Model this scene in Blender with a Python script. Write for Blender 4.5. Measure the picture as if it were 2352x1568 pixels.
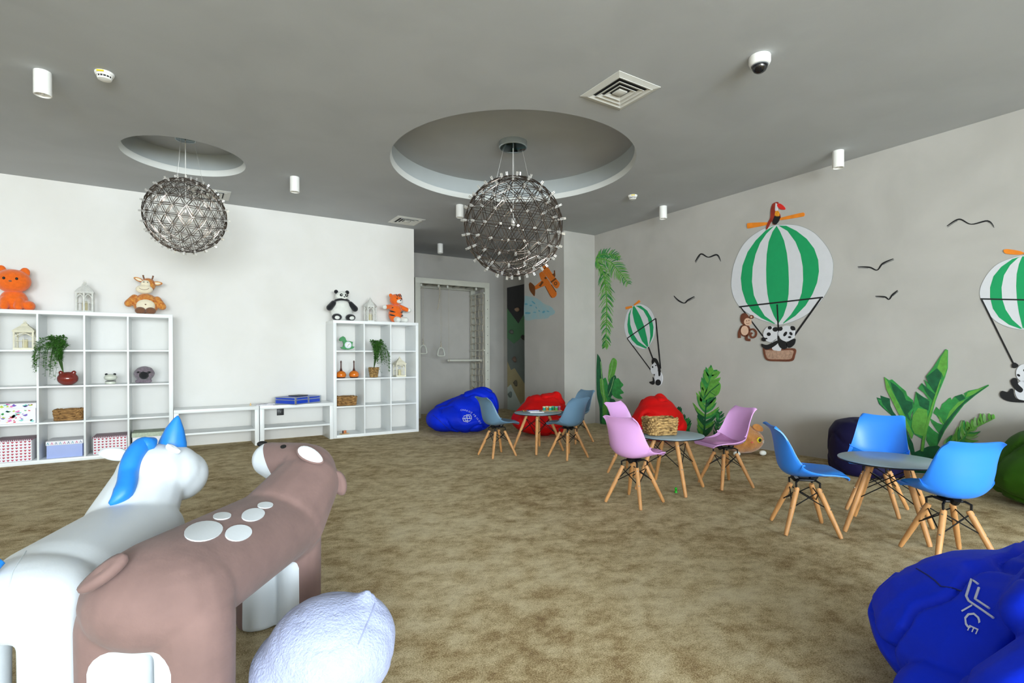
import bpy, bmesh, math, random
from mathutils import Vector, Matrix, noise
from mathutils.bvhtree import BVHTree

for o in list(bpy.data.objects):
    bpy.data.objects.remove(o)
SC = bpy.context.scene
COL = SC.collection
R = math.radians
random.seed(7)

# ------------------------------------------------------------------ camera
FPX, YAW, PITCH, ROLL, CAMH, CY = 1196.97, R(57.5027), R(-0.1141), R(-0.2361), 1.0092, 820.82
_F = Vector((math.cos(YAW), math.sin(YAW), 0)); _R = Vector((math.sin(YAW), -math.cos(YAW), 0)); _U = Vector((0, 0, 1))
FH, RH = _F.copy(), _R.copy()                       # horizontal forward / right of the view
_F2 = _F*math.cos(PITCH) + _U*math.sin(PITCH); _U2 = _U*math.cos(PITCH) - _F*math.sin(PITCH)
_R3 = _R*math.cos(ROLL) + _U2*math.sin(ROLL); _U3 = _U2*math.cos(ROLL) - _R*math.sin(ROLL)
EYE = Vector((0, 0, CAMH))
cam = bpy.data.cameras.new('camera'); cam.sensor_width = 36; cam.lens = 36*FPX/2352
cam.shift_y = (CY-784)/2352; cam.clip_start = 0.05
cob = bpy.data.objects.new('camera', cam); COL.objects.link(cob)
cob.matrix_world = Matrix(((_R3.x, _U3.x, -_F2.x, 0), (_R3.y, _U3.y, -_F2.y, 0), (_R3.z, _U3.z, -_F2.z, CAMH), (0, 0, 0, 1)))
SC.camera = cob

# ------------------------------------------------------------------ light and exposure
SC.view_settings.view_transform = 'Standard'; SC.view_settings.look = 'None'
SC.view_settings.gamma = 1.0; SC.view_settings.use_curve_mapping = False
SC.view_settings.exposure = 0.0
w = bpy.data.worlds.new('sky'); SC.world = w; w.use_nodes = True
w.node_tree.nodes['Background'].inputs[0].default_value = (0.75, 0.87, 1.0, 1)
w.node_tree.nodes['Background'].inputs[1].default_value = 1.0
WIN_Y = -6.0
def window_light(name, x, width, z, height, power, col):
    l = bpy.data.lights.new(name, 'AREA'); l.shape = 'RECTANGLE'; l.size = width; l.size_y = height
    l.energy = power; l.color = col
    o = bpy.data.objects.new(name, l); COL.objects.link(o)
    o.location = (x, WIN_Y-0.12, z); o.rotation_euler = (R(90), 0, 0)
for i, (wx, wp) in enumerate(((-2.2, 680), (0.6, 700), (3.4, 90))):
    window_light('window_daylight', wx, 2.3, 1.45, 2.3, wp, (0.84, 0.94, 1.0))

# ------------------------------------------------------------------ helpers
H, XR, YL, XLE, YC, XP, YB, YF, XA, XB = 2.8309, 5.2877, 7.026, 2.8227, 5.9655, 4.7003, 8.6013, 6.6258, -0.0641, 2.7211

def ray(u, v): return _F2 + _R3*((u-1176)/FPX) + _U3*((CY-v)/FPX)
def onx(u, v, x=XR): d = ray(u, v); return EYE + d*(x/d.x)
def ony(u, v, y): d = ray(u, v); return EYE + d*(y/d.y)
def onz(u, v, z=0.0): d = ray(u, v); return EYE + d*((z-CAMH)/d.z)
def vf(r, D, z): return FH*D + RH*r + Vector((0, 0, z))       # metres to the right of / ahead of the viewpoint

def lin(c):
    if isinstance(c, str):
        c = c.lstrip('#'); c = [int(c[i:i+2], 16)/255 for i in (0, 2, 4)]
    return tuple((x/12.92 if x <= 0.04045 else ((x+0.055)/1.055)**2.4) for x in c) + (1,)

MATS = {}
def mat(name, col, rough=0.6, metal=0.0, var=0.0, vscale=8.0, bump=0.0, bscale=60.0, sheen=0.0, spec=0.5, col2=None, trans=0.0, alpha=1.0, stretch=None, coat=0.0):
    if name in MATS: return MATS[name]
    m = bpy.data.materials.new(name); m.use_nodes = True; nt = m.node_tree; b = nt.nodes['Principled BSDF']
    c = lin(col); b.inputs['Base Color'].default_value = c
    b.inputs['Roughness'].default_value = rough; b.inputs['Metallic'].default_value = metal
    b.inputs['Specular IOR Level'].default_value = spec
    b.inputs['Sheen Weight'].default_value = sheen; b.inputs['Transmission Weight'].default_value = trans
    b.inputs['Alpha'].default_value = alpha; b.inputs['Coat Weight'].default_value = coat
    if var or bump or col2:
        tc = nt.nodes.new('ShaderNodeTexCoord'); src = tc.outputs['Object']
        if stretch:
            mp = nt.nodes.new('ShaderNodeMapping'); mp.inputs['Scale'].default_value = stretch
            nt.links.new(src, mp.inputs['Vector']); src = mp.outputs['Vector']
        if var or col2:
            n = nt.nodes.new('ShaderNodeTexNoise'); n.inputs['Scale'].default_value = vscale; n.inputs['Detail'].default_value = 5
            nt.links.new(src, n.inputs['Vector'])
            rp = nt.nodes.new('ShaderNodeValToRGB'); rp.color_ramp.elements[0].position = 0.32; rp.color_ramp.elements[1].position = 0.68
            nt.links.new(n.outputs['Fac'], rp.inputs['Fac'])
            if col2: a, d = c, lin(col2)
            else:
                a = tuple(max(0, x*(1-var)) for x in c[:3]) + (1,); d = tuple(min(1, x*(1+var)) for x in c[:3]) + (1,)
            rp.color_ramp.elements[0].color = a; rp.color_ramp.elements[1].color = d
            nt.links.new(rp.outputs['Color'], b.inputs['Base Color'])
        if bump:
            n2 = nt.nodes.new('ShaderNodeTexNoise'); n2.inputs['Scale'].default_value = bscale; n2.inputs['Detail'].default_value = 4
            nt.links.new(src, n2.inputs['Vector'])
            bp = nt.nodes.new('ShaderNodeBump'); bp.inputs['Strength'].default_value = bump; bp.inputs['Distance'].default_value = 0.01
            nt.links.new(n2.outputs['Fac'], bp.inputs['Height']); nt.links.new(bp.outputs['Normal'], b.inputs['Normal'])
    MATS[name] = m
    return m

class M:
    """collects vertices and faces of one mesh"""
    def __init__(s): s.v = []; s.f = []; s.mi = []; s.cur = 0
    def add(s, vs, fs):
        k = len(s.v); s.v += [tuple(p) for p in vs]; s.f += [tuple(i+k for i in f) for f in fs]; s.mi += [s.cur]*len(fs); return s
    def box(s, x0, x1, y0, y1, z0, z1):
        return s.add([(x, y, z) for x in (x0, x1) for y in (y0, y1) for z in (z0, z1)],
                     [(0, 1, 3, 2), (4, 6, 7, 5), (0, 4, 5, 1), (2, 3, 7, 6), (0, 2, 6, 4), (1, 5, 7, 3)])
    def bbox(s, x0, x1, y0, y1, z0, z1, b=0.003):
        """box with chamfered edges"""
        bm = bmesh.new(); bmesh.ops.create_cube(bm, size=1)
        for v in bm.verts: v.co = Vector(((x0+x1)/2+v.co.x*(x1-x0), (y0+y1)/2+v.co.y*(y1-y0), (z0+z1)/2+v.co.z*(z1-z0)))
        bmesh.ops.bevel(bm, geom=list(bm.edges), offset=b, segments=2, profile=0.5, affect='EDGES')
        bm.verts.index_update()
        s.add([v.co for v in bm.verts], [[v.index for v in f.verts] for f in bm.faces]); bm.free(); return s
    def tube(s, pts, rad, n=8, closed=False, caps=True):
        pts = [Vector(p) for p in pts]; m = len(pts); rs = rad if isinstance(rad, (list, tuple)) else [rad]*m
        up = None; vs = []
        for i, p in enumerate(pts):
            a = pts[(i-1) % m] if (closed or i > 0) else p; b = pts[(i+1) % m] if (closed or i < m-1) else p
            t = (b-a).normalized()
            if up is None: up = t.orthogonal().normalized()
            up = (up - t*up.dot(t)); up = up.normalized() if up.length > 1e-6 else t.orthogonal().normalized()
            q = t.cross(up)
            for k in range(n):
                an = 2*math.pi*k/n; vs.append(p + (up*math.cos(an) + q*math.sin(an))*rs[i])
        fs = []
        for i in range(m if closed else m-1):
            j = (i+1) % m
            for k in range(n): fs.append((i*n+k, i*n+(k+1) % n, j*n+(k+1) % n, j*n+k))
        if caps and not closed: fs += [tuple(range(n-1, -1, -1)), tuple((m-1)*n+k for k in range(n))]
        return s.add(vs, fs)
    def lathe(s, prof, n=32, c=(0, 0, 0)):
        vs = []; fs = []
        for r, z in prof:
            for k in range(n): a = 2*math.pi*k/n; vs.append((c[0]+r*math.cos(a), c[1]+r*math.sin(a), c[2]+z))
        for i in range(len(prof)-1):
            for k in range(n): fs.append((i*n+k, i*n+(k+1) % n, (i+1)*n+(k+1) % n, (i+1)*n+k))
        if prof[0][0] > 1e-5: fs.append(tuple(range(n-1, -1, -1)))
        if prof[-1][0] > 1e-5: fs.append(tuple((len(prof)-1)*n+k for k in range(n)))
        return s.add(vs, fs)
    def ball(s, c, rad, rot=None, nu=20, nv=12):
        rad = rad if isinstance(rad, (list, tuple)) else (rad,)*3; c = Vector(c); vs = []; fs = []
        rm = rot.to_matrix() if rot is not None else None
        for j in range(nv+1):
            th = math.pi*j/nv
            for k in range(nu):
                ph = 2*math.pi*k/nu
                p = Vector((rad[0]*math.sin(th)*math.cos(ph), rad[1]*math.sin(th)*math.sin(ph), rad[2]*math.cos(th)))
                vs.append(c + (rm @ p if rm else p))
        for j in range(nv):
            for k in range(nu):
                a, b, cc, d = j*nu+k, j*nu+(k+1) % nu, (j+1)*nu+(k+1) % nu, (j+1)*nu+k
                fs.append((a, d, cc, b))
        return s.add(vs, fs)
    def capsule(s, p, r0, q, r1, n=16):
        p, q = Vector(p), Vector(q); t = (q-p).normalized(); pts = []; rs = []
        for a in (-88, -70, -45, -20): pts.append(p + t*r0*math.sin(R(a))); rs.append(r0*math.cos(R(a)))
        pts.append(p); rs.append(r0)
        for k in (0.25, 0.5, 0.75): pts.append(p.lerp(q, k)); rs.append(r0+(r1-r0)*k)
        pts.append(q); rs.append(r1)
        for a in (20, 45, 70, 88): pts.append(q + t*r1*math.sin(R(a))); rs.append(r1*math.cos(R(a)))
        return s.tube(pts, rs, n)
    def flatcap(s, p, r0, q, r1, kz):
        """capsule squashed in height"""
        k = len(s.v); s.capsule(p, r0, q, r1, 28); zc = (p[2]+q[2])/2
        for i in range(k, len(s.v)): x, y, z = s.v[i]; s.v[i] = (x, y, zc+(z-zc)*kz)
        return s
    def slab(s, pts, off):
        """a flat outline given its thickness by the vector off"""
        n = len(pts); pts = [Vector(p) for p in pts]; off = Vector(off)
        nrm = Vector((0, 0, 0))
        for i in range(n): nrm += pts[i].cross(pts[(i+1) % n])
        if nrm.dot(off) < 0: pts = pts[::-1]
        return s.add([p+off for p in pts] + pts, [tuple(range(n))] + [tuple(range(2*n-1, n-1, -1))] + [(i, i+n, (i+1) % n+n, (i+1) % n) for i in range(n)])
    def mesh(s, name, mats, smooth=True, angle=35):
        me = bpy.data.meshes.new(name); me.from_pydata(s.v, [], s.f); me.update()
        for m in (mats if isinstance(mats, list) else [mats]): me.materials.append(m)
        if any(s.mi): me.polygons.foreach_set('material_index', s.mi)
        if smooth:
            me.polygons.foreach_set('use_smooth', [True]*len(me.polygons)); me.set_sharp_from_angle(angle=R(angle))
        return me
    def build(s, name, mats, parent=None, smooth=True, angle=35):
        return put(name, s.mesh(name, mats, smooth, angle), parent)

def put(name, me, parent=None):
    o = bpy.data.objects.new(name, me); COL.objects.link(o)
    if parent is not None: o.parent = parent
    return o
def tag(o, label, cat, group=None, kind=None):
    o['label'] = label
    if cat: o['category'] = cat
    if group: o['group'] = group
    if kind: o['kind'] = kind
    return o
def thing(name, label, cat, loc=(0, 0, 0), rz=0.0, group=None):
    o = bpy.data.objects.new(name, None); COL.objects.link(o); o.empty_display_size = 0.1
    o.location = loc; o.rotation_euler = (0, 0, rz)
    return tag(o, label, cat, group)
def struct(o, label=None):
    o['kind'] = 'structure'
    if label: o['label'] = label
    return o
def copy_thing(root, label, loc, rz, group=None):
    r = root.copy(); COL.objects.link(r); r.location = loc; r.rotation_euler = (0, 0, rz); r['label'] = label
    if group: r['group'] = group
    for ch in list(root.children):
        c = ch.copy(); COL.objects.link(c); c.parent = r
        for g in list(ch.children):
            d = g.copy(); COL.objects.link(d); d.parent = c
    return r
def part_copy(o, loc, rot=None, parent=None):
    c = o.copy(); COL.objects.link(c); c.location = loc
    if rot is not None: c.rotation_euler = rot
    if parent is not None: c.parent = parent
    return c

def remeshed(m, voxel, smooth=6, floor=None, crease=None):
    """one skin around overlapping closed shapes -> (verts, faces)"""
    me = m.mesh('tmp', [], smooth=False); o = bpy.data.objects.new('tmp', me); COL.objects.link(o)
    a = o.modifiers.new('r', 'REMESH'); a.mode = 'VOXEL'; a.voxel_size = voxel
    if smooth:
        b = o.modifiers.new('s', 'SMOOTH'); b.iterations = smooth; b.factor = 0.5
    dg = bpy.context.evaluated_depsgraph_get(); dg.update()
    nm = bpy.data.meshes.new_from_object(o.evaluated_get(dg))
    bpy.data.objects.remove(o); bpy.data.meshes.remove(me)
    if crease:
        amp, sc, amp2, sc2 = crease; nm.update()
        nr = [v.normal.copy() for v in nm.vertices]
        for v, n in zip(nm.vertices, nr):
            p = v.co
            q = p*sc + Vector((3.1, 1.7, 0)); g = abs(noise.noise(q) + 0.35*noise.noise(q*2.1))
            d = -amp*max(0.0, 1-g/0.13)**1.3 + amp2*noise.noise(p*sc2)
            v.co = p + n*d
    if floor is not None:
        for v in nm.vertices:
            if v.co.z < floor: v.co.z = floor
    nm.update()
    return nm
def blob(name, m, mats, parent=None, voxel=0.012, smooth=6, floor=None, crease=None):
    me = remeshed(m, voxel, smooth, floor, crease); me.name = name
    me.materials.clear()
    for x in (mats if isinstance(mats, list) else [mats]): me.materials.append(x)
    me.polygons.foreach_set('use_smooth', [True]*len(me.polygons))
    return put(name, me, parent)

def world_bvh(o):
    bpy.context.view_layer.update(); mw = o.matrix_world
    return BVHTree.FromPolygons([mw @ v.co for v in o.data.vertices], [tuple(p.vertices) for p in o.data.polygons])
def hit(bvh, u, v):
    h = bvh.ray_cast(EYE, ray(u, v).normalized())
    return (h[0], h[1]) if h[0] is not None else (None, None)
def patch(name, bvh, pts, mat_, parent, lift=0.003, rings=4):
    """a sewn-on patch that follows the surface under its outline"""
    bpy.context.view_layer.update(); inv = parent.matrix_world.inverted() if parent else Matrix()
    cx = sum(p[0] for p in pts)/len(pts); cy = sum(p[1] for p in pts)/len(pts); n = len(pts); vs = []; nb = []
    for k in range(rings, 0, -1):
        for (x, y) in pts:
            f = k/rings; h, nn = hit(bvh, cx+(x-cx)*f, cy+(y-cy)*f)
            if h is None: return None
            vs.append(h + nn*lift); nb.append(h - nn*0.002)
    h, nn = hit(bvh, cx, cy); vs.append(h+nn*lift)
    fs = []
    for k in range(rings-1):
        for i in range(n): fs.append((k*n+i, k*n+(i+1) % n, (k+1)*n+(i+1) % n, (k+1)*n+i))
    c = (rings-1)*n
    for i in range(n): fs.append((c+i, c+(i+1) % n, rings*n))
    base = len(vs); vs += nb[:n]
    for i in range(n): fs.append((base+i, base+(i+1) % n, (i+1) % n, i))
    m = M(); m.add([inv @ v for v in vs], fs)
    return m.build(name, mat_, parent)
def seam(name, bvh, pts, mat_, parent, r=0.004, lift=0.0, step=10):
    """a tube laid along a surface"""
    bpy.context.view_layer.update(); inv = parent.matrix_world.inverted(); out = []
    for a, b in zip(pts[:-1], pts[1:]):
        k = max(1, int(math.hypot(b[0]-a[0], b[1]-a[1])/step))
        for i in range(k):
            h, nn = hit(bvh, a[0]+(b[0]-a[0])*i/k, a[1]+(b[1]-a[1])*i/k)
            if h is not None: out.append(inv @ (h+nn*lift))
    h, nn = hit(bvh, *pts[-1])
    if h is not None: out.append(inv @ (h+nn*lift))
    if len(out) < 2: return None
    return M().tube(out, r, 6).build(name, mat_, parent)
def ell(cx, cy, rx, ry, rot=0, n=24):
    c, s = math.cos(R(rot)), math.sin(R(rot))
    return [(cx+rx*math.cos(a)*c-ry*math.sin(a)*s, cy+rx*math.cos(a)*s+ry*math.sin(a)*c) for a in (2*math.pi*i/n for i in range(n))]
def strokepoly(pts, ws):
    """outline of a brush stroke, one width per point"""
    n = len(pts); ws = ws if isinstance(ws, (list, tuple)) else [ws]*n; L = []; Rr = []
    for i, p in enumerate(pts):
        a = pts[max(0, i-1)]; b = pts[min(n-1, i+1)]; dx, dy = b[0]-a[0], b[1]-a[1]; l = math.hypot(dx, dy) or 1
        L.append((p[0]-dy/l*ws[i]/2, p[1]+dx/l*ws[i]/2)); Rr.append((p[0]+dy/l*ws[i]/2, p[1]-dx/l*ws[i]/2))
    return L + Rr[::-1]
def smoothpts(pts, k=6):
    out = []; n = len(pts)
    for i in range(n-1):
        p0, p1, p2, p3 = pts[max(0, i-1)], pts[i], pts[i+1], pts[min(n-1, i+2)]
        for j in range(k):
            t = j/k
            out.append(tuple(0.5*((2*p1[d])+(-p0[d]+p2[d])*t+(2*p0[d]-5*p1[d]+4*p2[d]-p3[d])*t*t+(-p0[d]+3*p1[d]-3*p2[d]+p3[d])*t**3) for d in range(len(p1))))
    out.append(pts[-1]); return out

# ------------------------------------------------------------------ surface materials
def plaster(name, c1, c2, c3, rough=0.75):
    m = bpy.data.materials.new(name); m.use_nodes = True; nt = m.node_tree; b = nt.nodes['Principled BSDF']
    b.inputs['Roughness'].default_value = rough; b.inputs['Specular IOR Level'].default_value = 0.3
    tc = nt.nodes.new('ShaderNodeTexCoord')
    n1 = nt.nodes.new('ShaderNodeTexNoise'); n1.inputs['Scale'].default_value = 1.7; n1.inputs['Detail'].default_value = 8; n1.inputs['Distortion'].default_value = 0.5
    n2 = nt.nodes.new('ShaderNodeTexNoise'); n2.inputs['Scale'].default_value = 0.8; n2.inputs['Detail'].default_value = 5
    n3 = nt.nodes.new('ShaderNodeTexNoise'); n3.inputs['Scale'].default_value = 14; n3.inputs['Detail'].default_value = 8
    for n in (n1, n2, n3): nt.links.new(tc.outputs['Object'], n.inputs['Vector'])
    r1 = nt.nodes.new('ShaderNodeValToRGB'); r1.color_ramp.elements[0].position = 0.38; r1.color_ramp.elements[1].position = 0.62
    r1.color_ramp.elements[0].color = lin(c2); r1.color_ramp.elements[1].color = lin(c1)
    r2 = nt.nodes.new('ShaderNodeMapRange'); r2.inputs['From Min'].default_value = 0.5; r2.inputs['From Max'].default_value = 0.72; r2.inputs['To Max'].default_value = 0.6
    nt.links.new(n1.outputs['Fac'], r1.inputs['Fac']); nt.links.new(n2.outputs['Fac'], r2.inputs['Value'])
    mx = nt.nodes.new('ShaderNodeMix'); mx.data_type = 'RGBA'; mx.inputs['B'].default_value = lin(c3)
    nt.links.new(r2.outputs['Result'], mx.inputs['Factor']); nt.links.new(r1.outputs['Color'], mx.inputs['A'])
    nt.links.new(mx.outputs['Result'], b.inputs['Base Color'])
    bp = nt.nodes.new('ShaderNodeBump'); bp.inputs['Strength'].default_value = 0.12; bp.inputs['Distance'].default_value = 0.01
    nt.links.new(n3.outputs['Fac'], bp.inputs['Height']); nt.links.new(bp.outputs['Normal'], b.inputs['Normal'])
    return m
def carpet():
    m = bpy.data.materials.new('carpet'); m.use_nodes = True; nt = m.node_tree; b = nt.nodes['Principled BSDF']
    b.inputs['Roughness'].default_value = 0.95; b.inputs['Specular IOR Level'].default_value = 0.1
    b.inputs['Sheen Weight'].default_value = 0.15
    tc = nt.nodes.new('ShaderNodeTexCoord')
    mp = nt.nodes.new('ShaderNodeMapping'); mp.inputs['Rotation'].default_value = (0, 0, R(32)); mp.inputs['Scale'].default_value = (1.0, 1.25, 1)
    nt.links.new(tc.outputs['Object'], mp.inputs['Vector'])
    def nz(scale, det, vec, rough=0.6, dist=0.0):
        n = nt.nodes.new('ShaderNodeTexNoise'); n.inputs['Scale'].default_value = scale; n.inputs['Detail'].default_value = det
        n.inputs['Roughness'].default_value = rough; n.inputs['Distortion'].default_value = dist
        nt.links.new(vec, n.inputs['Vector']); return n.outputs['Fac']
    a = nz(7.5, 12, mp.outputs['Vector'], 0.78, 0.1); c = nz(1.1, 3, tc.outputs['Object']); f = nz(210, 4, tc.outputs['Object'], 0.7)
    def math_(op, x, y):
        n = nt.nodes.new('ShaderNodeMath'); n.operation = op
        for i, q in enumerate((x, y)):
            if isinstance(q, float): n.inputs[i].default_value = q
            else: nt.links.new(q, n.inputs[i])
        return n.outputs[0]
    s = math_('ADD', math_('MULTIPLY', a, 0.72), math_('ADD', math_('MULTIPLY', c, 0.26), math_('MULTIPLY', f, 0.60)))
    rp = nt.nodes.new('ShaderNodeValToRGB'); e = rp.color_ramp.elements
    e[0].position = 0.57; e[0].color = lin('#6a4d27'); e[1].position = 0.90; e[1].color = lin('#ffeec6')
    k = e.new(0.69); k.color = lin('#ab8a56'); k = e.new(0.785); k.color = lin('#dfc896')
    nt.links.new(s, rp.inputs['Fac']); nt.links.new(rp.outputs['Color'], b.inputs['Base Color'])
    bp = nt.nodes.new('ShaderNodeBump'); bp.inputs['Strength'].default_value = 0.9; bp.inputs['Distance'].default_value = 0.012
    hh = math_('ADD', f, math_('MULTIPLY', nz(420, 2, tc.outputs['Object']), 0.5))
    nt.links.new(hh, bp.inputs['Height']); nt.links.new(bp.outputs['Normal'], b.inputs['Normal'])
    return m
WALL = plaster('wall_plaster', '#e9e7e3', '#e5e3de', '#dcd8d1')
WALL2 = plaster('wall_plaster_shaded', '#b8b5af', '#b0ada7', '#a8a49d')  # same plaster as the left wall; its weaker light is put into the colour
CEIL = plaster('ceiling_paint', '#b9bcbe', '#b3b6b8', '#b6b8b9', 0.85)
RIM = mat('recess_paint', '#dcdedb', 0.7, var=0.03, vscale=3)
CARPET = carpet(); RIMW = mat('recess_wall_shaded', '#b4babb', 0.8, var=0.03, vscale=3)  # RIMW: grey that carries the cove's shade in its colour
WHITE = mat('white_laminate', '#f2f5f5', 0.35, var=0.015, vscale=3)
WHITEP = mat('white_plastic', '#f1f0ec', 0.4, var=0.01, vscale=10)
BLACKM = mat('black_metal', '#141416', 0.45, metal=0.3, var=0.1)
CHROME = mat('chrome_steel', '#e2e0dc', 0.18, metal=0.5, var=0.06, vscale=40)
GUNMETAL = mat('dark_chrome', '#6e625a', 0.22, metal=0.9, var=0.1, vscale=30)

# ------------------------------------------------------------------ the room
XW = -4.2
def wallbox(name, *b, m=WALL, label=None): return struct(M().box(*b).build(name, m, smooth=False), label)
fl = M().box(XW, XR, WIN_Y, YB, -0.06, 0.0).build('floor', CARPET, smooth=False); struct(fl, 'brown mottled deep pile carpet')
wallbox('wall_left', XW, XLE, YL, YB+0.12, 0, H, label='bright white plaster wall behind the shelves')
wallbox('wall_back', XLE, XR, YB, YB+0.12, 0, H, m=WALL2, label='shade-darkened plaster wall at the back of the alcove')
wallbox('wall_right', XR, XR+0.12, WIN_Y, YB+0.12, 0, H, m=WALL2, label='shade-darkened plaster wall with painted balloons')
wallbox('wall_pillar', XP, XR, YC, 7.0, 0, H, m=WALL2, label='shade-darkened plaster wall pillar with the painted aeroplane')
wallbox('wall_side', XW-0.12, XW, WIN_Y, YB+0.12, 0, H)
# window wall behind the viewpoint
mw = M(); xs = [XW, -3.35, -1.05, -0.55, 1.75, 2.25, 4.55, XR]
mw.box(XW, XR, WIN_Y-0.1, WIN_Y, 0, 0.3); mw.box(XW, XR, WIN_Y-0.1, WIN_Y, 2.6, H)
for i in (0, 2, 4, 6): mw.box(xs[i], xs[i+1], WIN_Y-0.1, WIN_Y, 0.3, 2.6)
struct(mw.build('wall_window', WALL, smooth=False))
for i, k in enumerate((1, 3, 5)):
    x0, x1 = xs[k], xs[k+1]; mm = M()
    for a in (x0, (x0+x1)/2-0.03, x1-0.06): mm.box(a, a+0.06, WIN_Y-0.08, WIN_Y-0.02, 0.3, 2.6)
    mm.box(x0, x1, WIN_Y-0.08, WIN_Y-0.02, 0.3, 0.36); mm.box(x0, x1, WIN_Y-0.08, WIN_Y-0.02, 2.54, 2.6)
    struct(mm.build('window_%d' % (i+1), WHITEP, smooth=False))

# ceiling with two round recesses
RECS = [((2.70, 4.205), 1.15, 3.06), ((0.05, 5.61), 0.49, 3.05)]
bm = bmesh.new()
def loop(pts):
    vs = [bm.verts.new(p) for p in pts]
    for i in range(len(vs)): bm.edges.new((vs[i], vs[(i+1) % len(vs)]))
loop([(XW, WIN_Y, H), (XR, WIN_Y, H), (XR, YB, H), (XW, YB, H)])
for c, r, zt in RECS: loop([(c[0]+r*math.cos(2*math.pi*i/96), c[1]+r*math.sin(2*math.pi*i/96), H) for i in range(96)])
bmesh.ops.triangle_fill(bm, use_beauty=True, edges=list(bm.edges), normal=(0, 0, -1))
me = bpy.data.meshes.new('ceiling'); bm.to_mesh(me); bm.free(); me.materials.append(CEIL)
ceil = struct(put('ceiling', me), 'matt grey ceiling with two round recesses')
for c, r, zt in RECS:
    m = M(); n = 96; prof = [(r, 0), (r-0.004, 0.012), (r-0.012, 0.03), (r-0.016, 0.055)]
    vs = []; fs = []
    for rr, z in prof:
        for k in range(n): vs.append((c[0]+rr*math.cos(2*math.pi*k/n), c[1]+rr*math.sin(2*math.pi*k/n), H+z))
    for i in range(len(prof)-1):
        for k in range(n): fs.append((i*n+k, (i+1)*n+k, (i+1)*n+(k+1) % n, i*n+(k+1) % n))
    o = m.add(vs, fs).build('recess_lip', RIM, ceil); 
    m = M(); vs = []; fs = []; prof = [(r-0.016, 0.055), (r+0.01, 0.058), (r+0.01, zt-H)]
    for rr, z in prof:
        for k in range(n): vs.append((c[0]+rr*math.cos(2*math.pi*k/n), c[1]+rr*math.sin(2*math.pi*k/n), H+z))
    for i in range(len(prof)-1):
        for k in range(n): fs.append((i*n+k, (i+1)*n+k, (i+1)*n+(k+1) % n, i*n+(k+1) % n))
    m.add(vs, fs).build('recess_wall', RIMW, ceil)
    M().lathe([(r+0.01, 0), (r+0.01, 0.02)], 96, (c[0], c[1], zt)).build('recess_top', CEIL, ceil)

# ------------------------------------------------------------------ things on the ceiling
LENS = mat('spot_lens', '#9fb4d8', 0.2, var=0.05)
def spot(label, x, y):
    t = thing('ceiling_spotlight', label, 'spotlight', (x, y, H), group='white cylinder spotlights on the ceiling')
    M().lathe([(0.045, 0), (0.046, -0.004), (0.046, -0.146), (0.0445, -0.15), (0.039, -0.15), (0.036, -0.138)], 32).build('housing', WHITEP, t)
    M().lathe([(0.036, -0.1375), (0.02, -0.1365), (0.0, -0.136)], 24).build('lens', LENS, t)
    M().lathe([(0.012, -0.1365), (0.010, -0.146), (0.0, -0.148)], 16).build('bulb', WHITEP, t)
    return t
spot('white cylinder ceiling spotlight at the far left, nearest the left smoke detector', -0.729, 4.398)
spot('white cylinder ceiling spotlight between the two round recesses', 0.987, 5.628)
spot('white cylinder ceiling spotlight half hidden beside the large wire chandelier', 2.845, 5.622)
spot('white cylinder ceiling spotlight deep in the dark alcove', 3.551, 7.72)
spot('white cylinder ceiling spotlight near the mural wall, above the large balloon', 4.967, 2.361)
spot('white cylinder ceiling spotlight near the mural wall, above the palm frond', 4.978, 4.371)

DARKG = mat('dark_gap', '#1c1d20', 0.7); YEL = mat('yellow_sticker', '#d8c21a', 0.5)
def smoke(label, x, y, rz):
    t = thing('smoke_detector', label, 'smoke detector', (x, y, H), rz, group='smoke detectors')
    M().lathe([(0.052, 0), (0.053, -0.006), (0.05, -0.014), (0.046, -0.016), (0.044, -0.024)], 32).build('base', WHITEP, t)
    M().lathe([(0.038, -0.024), (0.037, -0.034)], 28).build('sensor_grille', DARKG, t)
    m = M()
    for k in range(14):
        a = 2*math.pi*k/14; m.tube([(0.0385*math.cos(a), 0.0385*math.sin(a), -0.023), (0.037*math.cos(a), 0.037*math.sin(a), -0.035)], 0.002, 5)
    m.build('fins', WHITEP, t)
    M().lathe([(0.040, -0.034), (0.036, -0.042), (0.02, -0.046), (0.0, -0.047)], 28).build('cap', WHITEP, t)
    M().box(-0.02, 0.02, -0.0535, -0.050, -0.014, -0.004).build('sticker', YEL, t)
smoke('small white round smoke detector beside the far left spotlight', -0.399, 4.21, R(-20))
smoke('small white smoke detector near the far right of the large recess', 4.345, 4.256, R(-40))

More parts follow.
